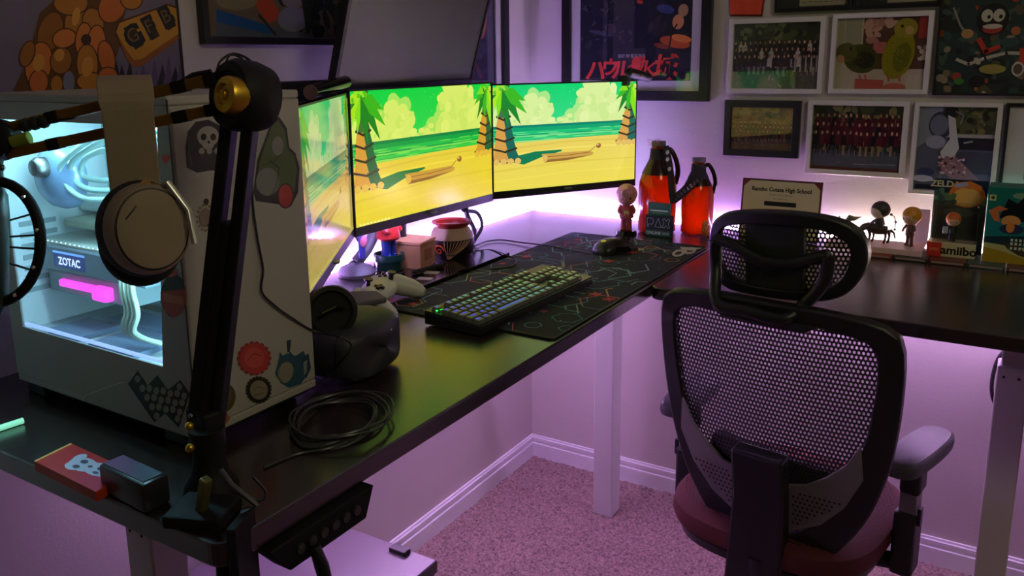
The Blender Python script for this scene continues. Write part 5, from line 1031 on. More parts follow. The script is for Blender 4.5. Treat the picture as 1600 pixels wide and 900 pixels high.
# light strips inside
MB().box2((gx0 + .02, Y0 + .02, Z1 - .018), (gx1 + .01, Y0 + .03, Z1 - .014)).build('inner_light_bar', mat('inner_light', (0, 0, 0, 1), emit=CY_, es=120), t)
MB().box2((X1 - .028, Y0 + .02, 1.09), (X1 - .024, Y0 + .03, 1.38)).build('inner_light_bar', MATS['inner_light'], t)
INN = mat('board_tray', (.30, .36, .38, 1), .5)
MB().box2((X0 + .004, -1.672, Z0 + .09), (X1 - .03, -1.668, Z1 - .014)).build('board_tray', INN, t)
MB().box2((X0 + .02, -1.680, 1.12), (.40, -1.673, 1.40)).build('motherboard', mat('board_grey', (.16, .20, .22, 1), .4), t)
MB().box2((X0 + .004, Y0 + .012, Z0 + .012), (X1 - .03, -1.672, 1.052)).build('power_shroud', mat('shroud_grey', (.40, .46, .48, 1), .5), t)
for (a, b, c_, d) in ((.17, -1.835, .255, -1.765), (.29, -1.842, .40, -1.76), (.20, -1.75, .36, -1.70)):
    MB().box2((a, b, 1.0525), (c_, d, 1.0605), .001).build('storage_drive', mat('drive_blue', (.13, .17, .26, 1), .35), t)
# graphics card
g = MB().box2((X0 + .005, -1.812, 1.150), (.40, -1.685, 1.192), .004).build('graphics_card', mat('gpu_grey', (.17, .20, .25, 1), .35), t)
MB().box2((X0 + .004, -1.81, 1.192), (.40, -1.69, 1.1955)).build('backplate', mat('gpu_plate', (.34, .36, .32, 1), .4), g)
A = Art((.172, -1.8124, 1.158), (1, 0, 0), (0, 0, 1), .12, .03); A.rect(0, 0, .085, .026, rgb(22, 34, 90)); A.text('ZOTAC', .042, .010, .017, rgb(200, 215, 255), bold=.03); A.rect(0, .0225, .085, .026, rgb(90, 140, 235)); A.build('lit_logo', attr_mat('lit_print', .4, 1.6), g)
mp = mat('pink_lamp', (0, 0, 0, 1), emit=rgb(255, 70, 220), es=1.4)
MB().box2((.165, -1.806, 1.122), (.255, -1.796, 1.134), .003).build('pink_light_bar', mp, t); MB().box2((.262, -1.812, 1.114), (.298, -1.796, 1.136), .003).build('pink_light_bar', mp, t)
MB().box2((.12, -1.795, 1.108), (.34, -1.70, 1.145), .003).build('lower_card', mat('lower_card', (.30, .36, .38, 1), .45), t)
for k in range(14): MB().ball((.165 + k * .012, -1.814, 1.199), .0012, 6).build('edge_diode', mat('white_diode', (0, 0, 0, 1), emit=(.8, .9, 1, 1), es=2), t)
# cooler, blue dome, tubes, memory
MB().lathe([(.052, 0), (.052, .012), (.046, .026), (.034, .036), (.018, .042), (0, .044)], (.185, -1.780, 1.300), (0, -1, 0), 30).build('blue_dome', mat('dome_blue', (.20, .30, .48, 1), .25, .3), t, True)  # rounded blue dome set close behind the glass
MB().lathe([(.016, .04), (.016, .052), (.012, .058), (0, .06)], (.195, -1.782, 1.318), (0, -1, 0), 20).build('dome_cap', STEEL, t, True)
TB = mat('braided_tube', (.30, .42, .40, 1), .5)
for dz, dy, dx in ((0, 0, 0), (-.014, .012, .01), (.012, -.01, -.008)):
    MB().tube(bez([(.46, -1.76 + dy, 1.372 + dz * .6), (.34, -1.79 + dy, 1.365 + dz), (.25 + dx, -1.80 + dy, 1.335), (.225 + dx, -1.80 + dy, 1.305), (.26 + dx, -1.79 + dy, 1.283 - dz), (.36, -1.77 + dy, 1.290 - dz), (.47, -1.74 + dy, 1.305 - dz)]), .0045, 10).build('coolant_tube', TB, t, True)
for k in range(4): MB().box2((.255 + k * .016, -1.735, 1.262), (.263 + k * .016, -1.682, 1.345), .001).build('memory_stick', mat('memory_white', (.6, .62, .64, 1), .4), t)
MB().box2((.335, -1.76, 1.295), (.40, -1.70, 1.332), .002).build('cooler_block', mat('cooler_blue', (.06, .12, .26, 1), .3), t)
A = Art((.336, -1.7602, 1.30), (1, 0, 0), (0, 0, 1), .06, .03); A.ell(.018, .018, .006, .005, rgb(230, 235, 255)); A.rect(.024, .012, .050, .019, rgb(200, 210, 255)); A.build('lit_mark', attr_mat('lit_print', .4, 1.6), t)
MB().box2((.13, -1.735, 1.232), (.40, -1.682, 1.256), .003).build('heat_sink', mat('sink_pale', (.45, .52, .52, 1), .4), t)
MB().box2((.14, -1.77, 1.212), (.39, -1.70, 1.224), .002).build('heat_sink_cover', mat('sink_tan', (.36, .38, .28, 1), .5), t)
for k, (dx, dz) in enumerate(((0, 0), (.010, .004), (.018, -.004), (-.008, .006))):
    MB().tube(bez([(.36 + dx, -1.80, 1.20 + dz), (.372 + dx, -1.825, 1.16), (.385 + dx, -1.83, 1.12), (.375 + dx, -1.83, 1.088), (.42 + dx, -1.81, 1.072), (.48, -1.78, 1.066)]), .004, 8).build('power_cable', mat('cable_pale', (.42, .46, .36, 1), .5), t, True)
for z in (1.13, 1.26, 1.36): MB().tube([(X1 - .045 + .0 * k, Y0 + .04 + .045 + .038 * math.cos(k * PI / 12), z - .02 + .038 * math.sin(k * PI / 12)) for k in range(24)], .003, 6, True).build('fan_ring', mat('fan_white', (.5, .55, .58, 1), .4), t, True)
for x in (X0 + .03, X1 - .06):
    for y in (Y0 + .02, Y1 - .02): MB().box((x, y, DZ + .0112), (.05, .022, .0216), bev=.003).build('foot', BLACK, t)
MB().box2((X0 + .02, Y0 + .01, Z0 - .008), (X1 - .01, Y1 - .01, Z0)).build('plinth', BLACK, t)
MB().box2((X1 - .0012, Y0 - .0004, Z0 + .004), (X1 + .0004, Y0 + .0012, Z1 - .004)).build('corner_seam', BLACK, t)
# stickers, each its own part
def sticker(name, O, U, V, fn, label):
    A = Art(O, U, V, 1, 1, .00003); A.clipped = False; fn(A); A.build(name, DECAL, case, label)
FO, FU, FV = Vector((X1 + .0005, 0, 0)), (0, 1, 0), (0, 0, 1); SO = Vector((0, Y0 - .0005, 0)); SU = (1, 0, 0)
BK = rgb(10, 10, 12)
def skull(A):
    A.pp([(292, 262), (290, 230), (294, 205), (306, 190), (326, 187), (344, 196), (352, 214), (351, 240), (353, 262), (346, 269), (330, 266), (308, 270)], BK)
    A.pell(325, 213, 17, 16, rgb(150, 148, 140)); A.pell(325, 226, 9, 8, rgb(150, 148, 140))
    for u in (318, 333): A.pell(u, 214, 4.5, 5.5, BK)
    A.pell(326, 222, 2, 2.5, BK)
    for u in (315, 327, 339): A.pell(u, 236, 4.5, 5, rgb(140, 138, 130))
    A.line([(296, 215), (295, 240), (300, 258)], .0015, rgb(80, 78, 74), True)
sticker('skull_sticker', FO, FU, FV, skull, 'black hooded skull sticker')
def green(A):
    A.pp([(396, 300), (402, 250), (424, 190), (436, 182), (448, 200), (452, 230), (462, 240), (468, 262), (466, 300), (455, 322), (400, 314)], BK)
    A.pp([(400, 296), (405, 254), (425, 196), (435, 188), (445, 204), (449, 232), (460, 244), (464, 264), (460, 300), (448, 306), (430, 298)], rgb(74, 92, 36))
    A.pell(418, 284, 18, 22, rgb(120, 124, 116)); A.pell(434, 228, 9, 15, rgb(128, 130, 120)); A.pell(446, 306, 13, 20, BK); A.pell(446, 306, 11, 18, rgb(176, 52, 36)); A.line([(420, 250), (436, 262), (432, 290), (424, 304)], .0014, BK, True); A.line([(410, 258), (428, 252), (440, 240)], .0012, BK, True)
sticker('leafy_sticker', FO, FU, FV, green, 'green and orange blob sticker')
def faint(A):
    for k in range(16): a = k * .4; A.pell(321 + 13 * math.cos(a), 340 + 20 * math.sin(a), 2.2, 2, rgb(120, 96, 80))
    A.pell(322, 315, 4, 5, rgb(40, 38, 34)); A.pell(321, 340, 10, 15, rgb(130, 112, 96)); A.pell(326, 352, 3, 3, rgb(60, 50, 44))
sticker('faded_sticker', FO, FU, FV, faint, 'faded small character-like sticker')
def red(A):
    for k in range(18): a = k * 2 * PI / 18; A.pell(397 + 23 * math.cos(a), 560 + 23 * math.sin(a), 4, 4, rgb(150, 50, 40))
    A.pell(397, 560, 23, 24, rgb(186, 62, 52)); A.pell(397, 559, 16, 16, rgb(205, 84, 72)); A.line([(386, 564), (396, 552), (408, 556)], .0015, rgb(150, 44, 38), True)
sticker('red_badge_sticker', FO, FU, FV, red, 'scalloped red round sticker')
def ringf(A):
    for k in range(22): a = k * 2 * PI / 22; A.pell(404 + 18 * math.cos(a), 609 + 19 * math.sin(a), 2.6, 2.6, rgb(50, 44, 34))
    A.pell(404, 609, 18, 19, rgb(44, 40, 32)); A.pell(404, 609, 14, 15, rgb(140, 132, 110)); A.line([(395, 612), (402, 604), (413, 607)], .001, rgb(90, 84, 70), True); A.line([(396, 618), (412, 613)], .001, rgb(90, 84, 70), True)
sticker('ring_sticker', FO, FU, FV, ringf, 'cream round sticker with dark scalloped edge')
def blue(A):
    A.pp([(436, 560), (448, 552), (462, 556), (474, 548), (482, 566), (480, 586), (470, 600), (452, 606), (438, 598), (430, 584)], rgb(44, 84, 100))
    A.pell(446, 582, 12, 17, rgb(140, 138, 116), .3); A.pp([(448, 532), (455, 531), (453, 550), (449, 550)], rgb(44, 64, 70)); A.pp([(470, 560), (482, 552), (486, 575), (478, 592), (474, 578)], rgb(30, 70, 90)); A.pp([(474, 566), (480, 562), (479, 582), (475, 586)], rgb(130, 140, 130)); A.line([(438, 572), (434, 588), (442, 598)], .001, rgb(20, 40, 50), True)
    for u, v in ((440, 558), (455, 556)): A.pp([(u - 4, v + 4), (u - 3, v - 8), (u + 4, v)], rgb(44, 84, 100))
sticker('blue_sticker', FO, FU, FV, blue, 'blue and cream rounded sticker')
def brown(A): A.pell(352, 622, 16, 22, rgb(80, 72, 36), .2); A.pell(350, 620, 12, 17, rgb(96, 88, 50), .2); A.pp([(338, 644), (352, 640), (360, 654), (350, 666), (338, 658)], rgb(150, 90, 44))
sticker('olive_sticker', FO, FU, FV, brown, 'olive and orange sticker near the bottom')
def orange(A):
    A.pell(271, 462, 20, 34, rgb(30, 34, 30)); A.pp([(251, 455), (290, 452), (291, 470), (286, 488), (272, 497), (258, 488), (251, 472)], rgb(186, 74, 30)); A.rect(*A.px(256, 470), *A.px(286, 464), rgb(215, 120, 70)); A.pell(266, 425, 12, 8, rgb(200, 84, 44))
sticker('orange_sticker', SO, SU, FV, orange, 'round orange and dark sticker')
def heart(A): A.pell(256, 246, 3.6, 4, rgb(220, 70, 40)); A.pell(262, 246, 3.6, 4, rgb(220, 70, 40)); A.pp([(252.5, 248), (265.5, 248), (259, 257)], rgb(220, 70, 40))
sticker('heart_sticker', SO, SU, FV, heart, 'tiny red heart sticker')
def holes(A):
    a = [(200, 598), (214, 580), (232, 606), (246, 588), (262, 614), (280, 594), (296, 615), (276, 668), (258, 648), (240, 660), (226, 640)]
    HP = [(200, 600), (215, 579), (231, 602), (246, 586), (262, 609), (282, 594), (297, 615), (279, 668), (258, 646), (241, 660)]; A.pp(HP, BK)
    for i in range(9):
        for j in range(-3, 5):
            u = 215 + i * 11.0 + j * 7.5; v = 592 + j * 14.5 + i * 2.0 - (i % 2) * 2
            if all(inside((u + a * 5, v + b * 6), HP) for a, b in ((1, 0), (-1, 0), (0, 1), (0, -1))): A.pell(u, v, 4.4, 5.6, rgb(150, 146, 124))
sticker('dotted_sticker', SO, SU, FV, holes, 'black zigzag sticker with rows of pale dots')
MB().tube([bx(0, 0, 0)] if 0 else [by(192, 597, Y0 - .0008), by(160, 608, Y0 - .0008), by(134, 618, Y0 - .0008), by(130, 625, Y0 - .0008)], .0008, 6).build('side_scratch_line', mat('scratch_pale', (.7, .72, .6, 1), .4), case)
# cable running over the case front
t = thing('case_cable', (.56, -1.7, DZ), 'thin black cable draped down the stickered case face to the headset', 'cable')
MB().tube(bez([bx(398, 200, .5565), bx(394, 300, .5565), bx(402, 370, .5565), bx(411, 420, .5565), bx(409, 455, .5565), bx(430, 478, .5565), bx(458, 498, .5565), bx(490, 517, .5565), bd(530, 526, 1.28), bd(549, 540, 1.29), bd(535, 562, 1.29), bz(500, 600, .953)]), .0017, 6).build('cord', BLACK, t, True)

# ================================================================== boom arm with microphone
t = thing('boom_arm', (.655, -1.93, DZ), 'black and brass microphone boom arm clamped to the near desk corner', 'boom arm')
BB = mat('boom_black', (.006, .006, .006, 1), .6, spec=.3); BG = mat('boom_gold', rgb(150, 110, 34), .45, .7)
base = Vector((.655, -1.925, DZ)); j0 = Vector((.632, -1.905, 1.035)); el = bd(380, 150, .93); lf = bd(12, 218, .965)
MB().box(base + Vector((.03, -.035, .008)), (.07, .06, .016), .4, .003).build('clamp_plate', BB, t)
MB().box(base + Vector((.095, -.035, -.03)), (.012, .05, .10), .4, .002).build('clamp_spine', BB, t)
MB().cyl(base + Vector((.055, -.03, -.11)), base + Vector((.055, -.03, -.031)), .011, n=16).build('clamp_screw', BB, t, True)
MB().lathe([(.034, 0), (.032, .012), (.022, .026), (.019, .05), (.021, .085)], base + Vector((-.01, .01, 0)), n=24).build('pivot_base', BB, t, True)
for u, v in ((296, 666), (297, 700)): MB().ball(bd(u, v, .985), .0055, 12).build('pivot_bolt', BRASS, t, True)
MB().tube([bd(345, 735, .96), bd(362, 758, .95), bd(402, 790, .945), bd(378, 802, .945)], .0035, 8).build('steel_lever', STEEL, t, True)
MB().tube(bez([bd(395, 745, .955), bd(415, 768, .95), bd(408, 782, .95), bd(392, 778, .95)]), .0016, 6).build('wire_clip', STEEL, t, True)
MB().box(bd(318, 775, .955), (.012, .012, .05), Matrix.Rotation(.3, 3, 'Y'), .003).build('brass_tab', mat('tab_brass', rgb(110, 105, 50), .4, .5), t)
def rod(a, b, r, name, mt, parent, n=10): return MB().cyl(a, b, r, n=n).build(name, mt, parent, True)
d = (el - j0).normalized(); sidev = s2 * .019
for s_ in (-1, 1):
    a = j0 + sidev * s_ * .72; b = el + sidev * s_ * .62
    x, y, _ = ortho(d); MB().box((a + b) / 2, (.017, .015, (b - a).length), (b - a).to_track_quat('Z', 'Y').to_matrix(), .002).build('lower_bar', BB, t)
for s_ in (-.35, .35):
    pts = []; N_ = 200
    a = j0 + sidev * s_ + d * .05; b = el + sidev * s_ - d * .10
    for k in range(N_ + 1): f = k / N_; an = f * 2 * PI * 34; pts.append(a.lerp(b, f) + (s2 * math.cos(an) + fw * math.sin(an)) * .0026 + fw * .004)
    MB().tube(pts, .0009, 5).build('spring', mat('spring_dark', (.03, .028, .02, 1), .4, .5), t, True)
MB().box(j0 + d * .13, (.022, .010, .26), (el - j0).to_track_quat('Z', 'Y').to_matrix(), .002).build('lower_cover', BB, t)
MB().box(j0 + Vector((0, 0, -.01)), (.046, .03, .06), Matrix.Rotation(-.2, 3, 'Z'), .004).build('lower_bracket', BB, t)
for s_ in (-.6, 0, .6): MB().ball(j0 + sidev * s_ - fw * .016 + Vector((0, 0, .012)), .004, 10).build('bracket_bolt', STEEL, t, True)
# elbow wheel with brass hub
ax = (-s2 * .62 - fw * .78).normalized()
MB().lathe([(.020, -.030), (.036, -.026), (.040, -.010), (.040, .012), (.036, .020), (.026, .022), (.024, .020), (0, .019)], el, ax, 36).build('elbow_wheel', BB, t, True)
hub = bd(355, 148, .895); hubN = ax
MB().lathe([(.0205, -.02), (.0205, .0), (.019, .004), (.012, .006), (.010, .002), (.006, .002), (.005, .007), (0, .009)], hub, hubN, 30).build('brass_hub', BRASS, t, True)
MB().tube(bez([bd(338, 112, .92), bd(345, 95, .93), bd(365, 84, .94), bd(392, 96, .94), bd(410, 130, .94)]), .0014, 6).build('cable_loop', BLACK, t, True)
MB().tube(bez([bd(352, 100, .92), bd(360, 86, .93), bd(378, 92, .94), bd(398, 120, .94)]), .0014, 6).build('cable_loop', BLACK, t, True)
# upper arm: two bars
for (u0, v0, u1, v1) in ((338, 122, 12, 200), (340, 170, 14, 240)):
    a, b = bd(u0, v0, .925), bd(u1, v1, .965); v_ = b - a; q = v_.to_track_quat('Z', 'Y').to_matrix()
    MB().box((a + b) / 2, (.012, .012, v_.length), q, .0015).build('upper_bar', BG, t)
    for f0, f1 in ((.0, .05), (.13, .20), (.42, .50), (.74, .80)) : p0 = a.lerp(b, f0); p1 = a.lerp(b, f1); MB().box((p0 + p1) / 2, (.0135, .0135, (p1 - p0).length), q, .001).build('bar_sleeve', BB, t)
a, b = bd(330, 112, .93), bd(60, 196, .955); MB().tube([a.lerp(b, k / 10) + Vector((0, 0, .003 * math.sin(k * 2.1))) for k in range(11)], .003, 8).build('arm_cable', BLACK, t, True)
for k in range(3): c = bd(40 + k * 14, 196 - k * 3, .955); MB().ball(c, .008, 10).build('cable_knot', SOFT, t, True)
MB().cyl(bd(20, 222, .955), bd(46, 215, .955), .0075, n=18).build('brass_sleeve', mat('sleeve_brass', rgb(150, 170, 60), .35, .4), t, True)
MB().lathe([(.022, -.016), (.024, -.01), (.024, .014), (.018, .018), (0, .018)], lf - s2 * .012, -fw, 24).build('end_joint', BB, t, True)
MB().ball(bd(3, 262, .955), .004, 10).build('joint_bolt', STEEL, t, True)
t = thing('microphone', bd(-30, 375, .97), 'dark microphone in a round shock mount hanging at the left edge', 'microphone')
rc = bd(-6, 378, .965)
MB().tube([rc + (s2 * math.cos(k * PI / 18) * .0515 + u2 * math.sin(k * PI / 18) * .070) for k in range(36)], .0062, 10, True).build('shock_ring', BB, t, True)
for k in range(10): a = k * 2 * PI / 10 + .2; MB().ball(rc + (s2 * math.cos(a) * .0515 + u2 * math.sin(a) * .070) - fw * .006, .0028, 8).build('ring_bolt', CHROME, t, True)
for a in (.12, -.12, .5, -.5): MB().tube([rc + (s2 * math.cos(a) * .0515 + u2 * math.sin(a) * .070), rc + s2 * .016 + u2 * a * .05], .0013, 6).build('elastic_cord', BLACK, t)
MB().lathe([(.012, -.085), (.020, -.07), (.021, .03), (.019, .055), (.010, .068), (0, .07)], rc - s2 * .008, u2, 24).build('capsule_body', mat('mic_dark', (.02, .03, .025, 1), .4), t, True)
MB().tube([lf - s2 * .01, bd(-8, 262, .965), rc + u2 * .070], .008, 10).build('yoke', BB, t, True)

# ================================================================== headphones hung over the boom
t = thing('headphones', bd(222, 352, .9), 'cream over-ear headphones hanging over the boom arm', 'headphones')
HC = mat('headphone_cream', rgb(150, 134, 108), .7, bump=(900, .3)); HG = mat('headphone_gold', rgb(170, 125, 60), .5)
mdir = Vector((.83, -.557, 0)).normalized(); tdir = Vector((0, 0, 1)).cross(mdir)
bc_ = (bd(200, 180, .95))
outp = []
for k in range(13):
    a = PI * k / 12; outp.append((math.cos(a) * .036, math.sin(a) * .030))
prof2 = [(.036, -.092)] + outp + [(-.036, -.092)]
top_z = bd(200, 128, .915).z
org = Vector((bc_.x, bc_.y, top_z - .030))
vs = []; wd = .0285
for i, (a, z) in enumerate(prof2):
    k = 1.0 if 1 < i < len(prof2) - 2 else .92
    for th_, s_ in ((0, -1), (0, 1), (.007, 1), (.007, -1)):
        n_x, n_z = (a, max(z, 0)); L_ = math.hypot(n_x, n_z) or 1
        vs.append(org + mdir * (a + n_x / L_ * th_) + Vector((0, 0, z + n_z / L_ * th_)) + tdir * (s_ * wd * k))
m_ = MB(); m_.add(vs, [(i * 4 + q, i * 4 + (q + 1) % 4, i * 4 + 4 + (q + 1) % 4, i * 4 + 4 + q) for i in range(len(prof2) - 1) for q in range(4)] + [(0, 1, 2, 3), tuple((len(prof2) - 1) * 4 + q for q in range(4))]); m_.build('headband', HC, t, bevel=.0015)
def cup(c, n_, part_name, sgn):
    x, y, _ = ortho(n_); E = lambda k, rx, rz, h: c + n_ * h + x * math.cos(2 * PI * k / 36) * rx + y * math.sin(2 * PI * k / 36) * rz
    # ortho: x horizontal, y vertical
    def ov(name, sections, mt):
        m_ = MB(); v_ = [E(k, rx, rz, h) for rx, rz, h in sections for k in range(36)]
        m_.add(v_, [(i * 36 + k, i * 36 + (k + 1) % 36, (i + 1) * 36 + (k + 1) % 36, (i + 1) * 36 + k) for i in range(len(sections) - 1) for k in range(36)] + [tuple(range(36)), tuple((len(sections) - 1) * 36 + k for k in range(36))]); return m_.build(name, mt, t, True)
    ov('ear_pad', [(.030, .036, -.050), (.040, .046, -.050), (.045, .051, -.044), (.046, .052, -.034), (.043, .049, -.026)], SOFT)
    ov('ear_cup', [(.041, .047, -.027), (.043, .049, -.022), (.042, .048, -.008), (.038, .044, .000), (.0355, .0415, .001)], HC)
    ov('cover_plate', [(.0355, .0415, .0008), (.0352, .041, .0035), (.030, .036, .005), (.015, .018, .0056), (.001, .001, .0058)], HC)
    ov('cover_seam', [(.0368, .0428, -.001), (.0372, .0432, .0012), (.0352, .0412, .0014)], BLACK)
    MB().tube([E(27 + 3, .028, .030, .0056), E(31, .026, .030, .0060), E(33, .030, .027, .0052)], .0008, 6).build('engraved_line', BLACK, t)
    return E
nf = (s2 * .62 - fw * .78 - Vector((0, 0, .02))).normalized()
cc = bd(238, 358, .865); Ef = cup(cc, nf, 'front', 1)
MB().tube([org + mdir * .040 + tdir * .012 + Vector((0, 0, -.088)), cc - nf * .014 + Vector((0, 0, .047)) + s2 * .002], .0055, 10).build('slider', HG, t, True)
MB().tube([cc - nf * .012 + s2 * .047 + Vector((0, 0, -.016)), cc - nf * .02 + s2 * .046 + Vector((0, 0, .02)), cc - nf * .02 + s2 * .028 + Vector((0, 0, .048)), org + mdir * .041 + s2 * .016 + Vector((0, 0, -.09))], .0035, 8).build('yoke', mat('yoke_silver', (.5, .5, .46, 1), .3, .6), t, True)
cr = org - mdir * .030 + Vector((0, 0, -.155)); cup(cr, -mdir, 'rear', -1)
MB().tube([org - mdir * .040 + Vector((0, 0, -.088)), cr + Vector((0, 0, .047)) + mdir * .012], .0055, 10).build('slider', HG, t, True)

# ================================================================== office chair
chr_ = thing('office_chair', (1.09, -.62, 0), 'black mesh office chair with headrest and dark red seat', 'chair', rz=math.radians(-8))
tl_ = math.radians(8); ct, st_ = math.cos(tl_), math.sin(tl_)
def BP(x, z, h, ly=-.25, z0=.75, bend=.45):      # a point of the reclined back: x across, z up its plane, h forward
    hh = h + bend * x * x; return Vector((x, ly - z * st_ + hh * ct, z0 + z * ct + hh * st_))
def star(pts, n=72, c=(0, 0)):
    """resample a closed outline at n angles round c"""
    out = []; N = len(pts)
    for k in range(n):
        a = 2 * PI * k / n; dx, dy = math.cos(a), math.sin(a); best = None
        for i in range(N):
            p, q = pts[i], pts[(i + 1) % N]; ex, ey = q[0] - p[0], q[1] - p[1]; px_, py_ = p[0] - c[0], p[1] - c[1]; den = dx * ey - dy * ex
            if abs(den) < 1e-12: continue
            tt = (px_ * ey - py_ * ex) / den; uu = (px_ * dy - py_ * dx) / den
            if tt > 0 and -1e-6 <= uu <= 1 + 1e-6 and (best is None or tt > best): best = tt
        out.append((c[0] + dx * best, c[1] + dy * best))
    return out
def soft(pts, k=2):
    for _ in range(k):
        q = []
        for i in range(len(pts)): a, b = pts[i], pts[(i + 1) % len(pts)]; q += [(a[0] * .75 + b[0] * .25, a[1] * .75 + b[1] * .25), (a[0] * .25 + b[0] * .75, a[1] * .25 + b[1] * .75)]
        pts = q
    return pts
sym = lambda L_, dx=0: [(x + dx, z) for x, z in L_] + [(-x + dx, z) for x, z in reversed(L_)]
outer = star(soft(sym([(.06, -.372), (.135, -.305), (.192, -.215), (.226, -.113), (.243, -.006), (.250, .10), (.250, .19), (.232, .228), (.13, .247), (.03, .249)], .006)), c=(.006, -.03))
inner = star(soft(sym([(.055, -.285), (.13, -.20), (.172, -.10), (.195, -.01), (.208, .09), (.210, .165), (.196, .198), (.10, .212), (.02, .214)], .003)), c=(.006, -.03))
CB = mat('chair_black', (.010, .010, .011, 1), .42)
MB().ringprism(outer, inner, -.014, .012, lambda a, b, h: BP(a, b, h)).build('back_frame', CB, chr_, local=True, bevel=.005, smooth=True)
def inside(p, poly):
    c = False; n = len(poly)
    for i in range(n):
        a, b = poly[i], poly[(i + 1) % n]
        if (a[1] > p[1]) != (b[1] > p[1]) and p[0] < (b[0] - a[0]) * (p[1] - a[1]) / (b[1] - a[1]) + a[0]: c = not c
    return c
def netting(name, poly, px_, pz_, wire, fn, mt, skip=lambda p: False):
    """woven net: staggered elongated cells with thread between them, trimmed to an outline"""
    xs = [p[0] for p in poly]; zs = [p[1] for p in poly]; m_ = MB(); r = 0; z = min(zs)
    while z < max(zs):
        x = min(xs) + (px_ / 2 if r % 2 else 0)
        while x < max(xs):
            if inside((x, z), poly) and not skip((x, z)):
                h6 = [(0, .66), (.5, .34), (.5, -.34), (0, -.66), (-.5, -.34), (-.5, .34)]
                o_ = [(x + a * px_, z + b * pz_) for a, b in h6]; i_ = [(x + a * px_ * (1 - wire), z + b * pz_ * (1 - wire)) for a, b in h6]
                k = len(m_.v); m_.v += [fn(a, b, 0) for a, b in o_] + [fn(a, b, 0) for a, b in i_]
                for q in range(6): m_.f.append([k + q, k + (q + 1) % 6, k + 6 + (q + 1) % 6, k + 6 + q]); m_.m.append(0)
            x += px_
        z += pz_; r += 1
    o = m_.build(name, mt, chr_, local=True); o['kind'] = 'stuff'; return o
NETM = mat('net_thread', (.030, .024, .028, 1), .6)
netting('back_net', [(x * 1.02, z * 1.02) for x, z in inner], .0080, .0098, .46, lambda a, b, h: BP(a, b, -.004), NETM)
# headrest
hl = lambda x, z, h: BP(x, z, h, -.24, 1.0, 1.2)
ho = star(soft([(-.138, .135), (-.09, .163), (.02, .178), (.12, .170), (.163, .138), (.174, .093), (.158, .04), (.125, .004), (.06, -.006), (-.06, -.010), (-.118, -.010), (-.140, .03), (-.146, .09)]), c=(.015, .085))
hi_ = star(soft([(-.118, .118), (-.08, .138), (.02, .150), (.10, .145), (.137, .122), (.144, .092), (.132, .05), (.105, .022), (.04, .015), (-.06, .012), (-.105, .016), (-.120, .04), (-.122, .09)]), c=(.015, .085))
MB().ringprism(ho, hi_, -.012, .014, hl).build('headrest_frame', CB, chr_, local=True, bevel=.004, smooth=True)
netting('headrest_net', [(x * 1.0, z) for x, z in hi_], .0080, .0090, .42, lambda a, b, h: hl(a, b, .004), NETM, lambda p: -.055 < p[0] < .05)
MB().add([hl(x, z, h) for h in (-.006, .010) for z in (.01, .155) for x in [-.058 + .118 * k / 6 for k in range(7)]], [(i, i + 1, i + 8, i + 7) for i in range(6)] + [(14 + i, 15 + i, 22 + i, 21 + i) for i in range(6)] + [(i, i + 1, i + 15, i + 14) for i in range(6)] + [(7 + i, 8 + i, 22 + i, 21 + i) for i in range(6)] + [(0, 7, 21, 14), (6, 13, 27, 20)]).build('headrest_pad', mat('pad_dark', (.012, .016, .013, 1), .8), chr_, local=True)
MB().tube(bez([hl(-.118, .10, -.03), hl(-.116, .04, -.034), BP(-.092, .232, -.022), BP(-.03, .228, -.022), BP(.045, .225, -.022), hl(.072, .0, -.034), hl(.106, .05, -.034), hl(.112, .10, -.03)], 8), .0125, 12).build('headrest_bracket', CB, chr_, local=True, smooth=True)
MB().tube(bez([hl(-.118, .103, -.028), hl(-.08, .098, -.022), hl(-.035, .078, -.018), hl(.0, .072, -.016), hl(.05, .078, -.018), hl(.09, .095, -.022), hl(.112, .103, -.028)], 6), .012, 10).build('headrest_crosspiece', CB, chr_, local=True, smooth=True)
MB().add([BP(x, z, h) for h in (-.024, -.008) for x, z in ((-.11, .222), (.11, .218), (.085, .17 + .03), (-.085, .175 + .03))], [(0, 1, 2, 3), (4, 5, 6, 7), (0, 1, 5, 4), (1, 2, 6, 5), (2, 3, 7, 6), (3, 0, 4, 7)]).build('top_plate', CB, chr_, local=True, bevel=.004)
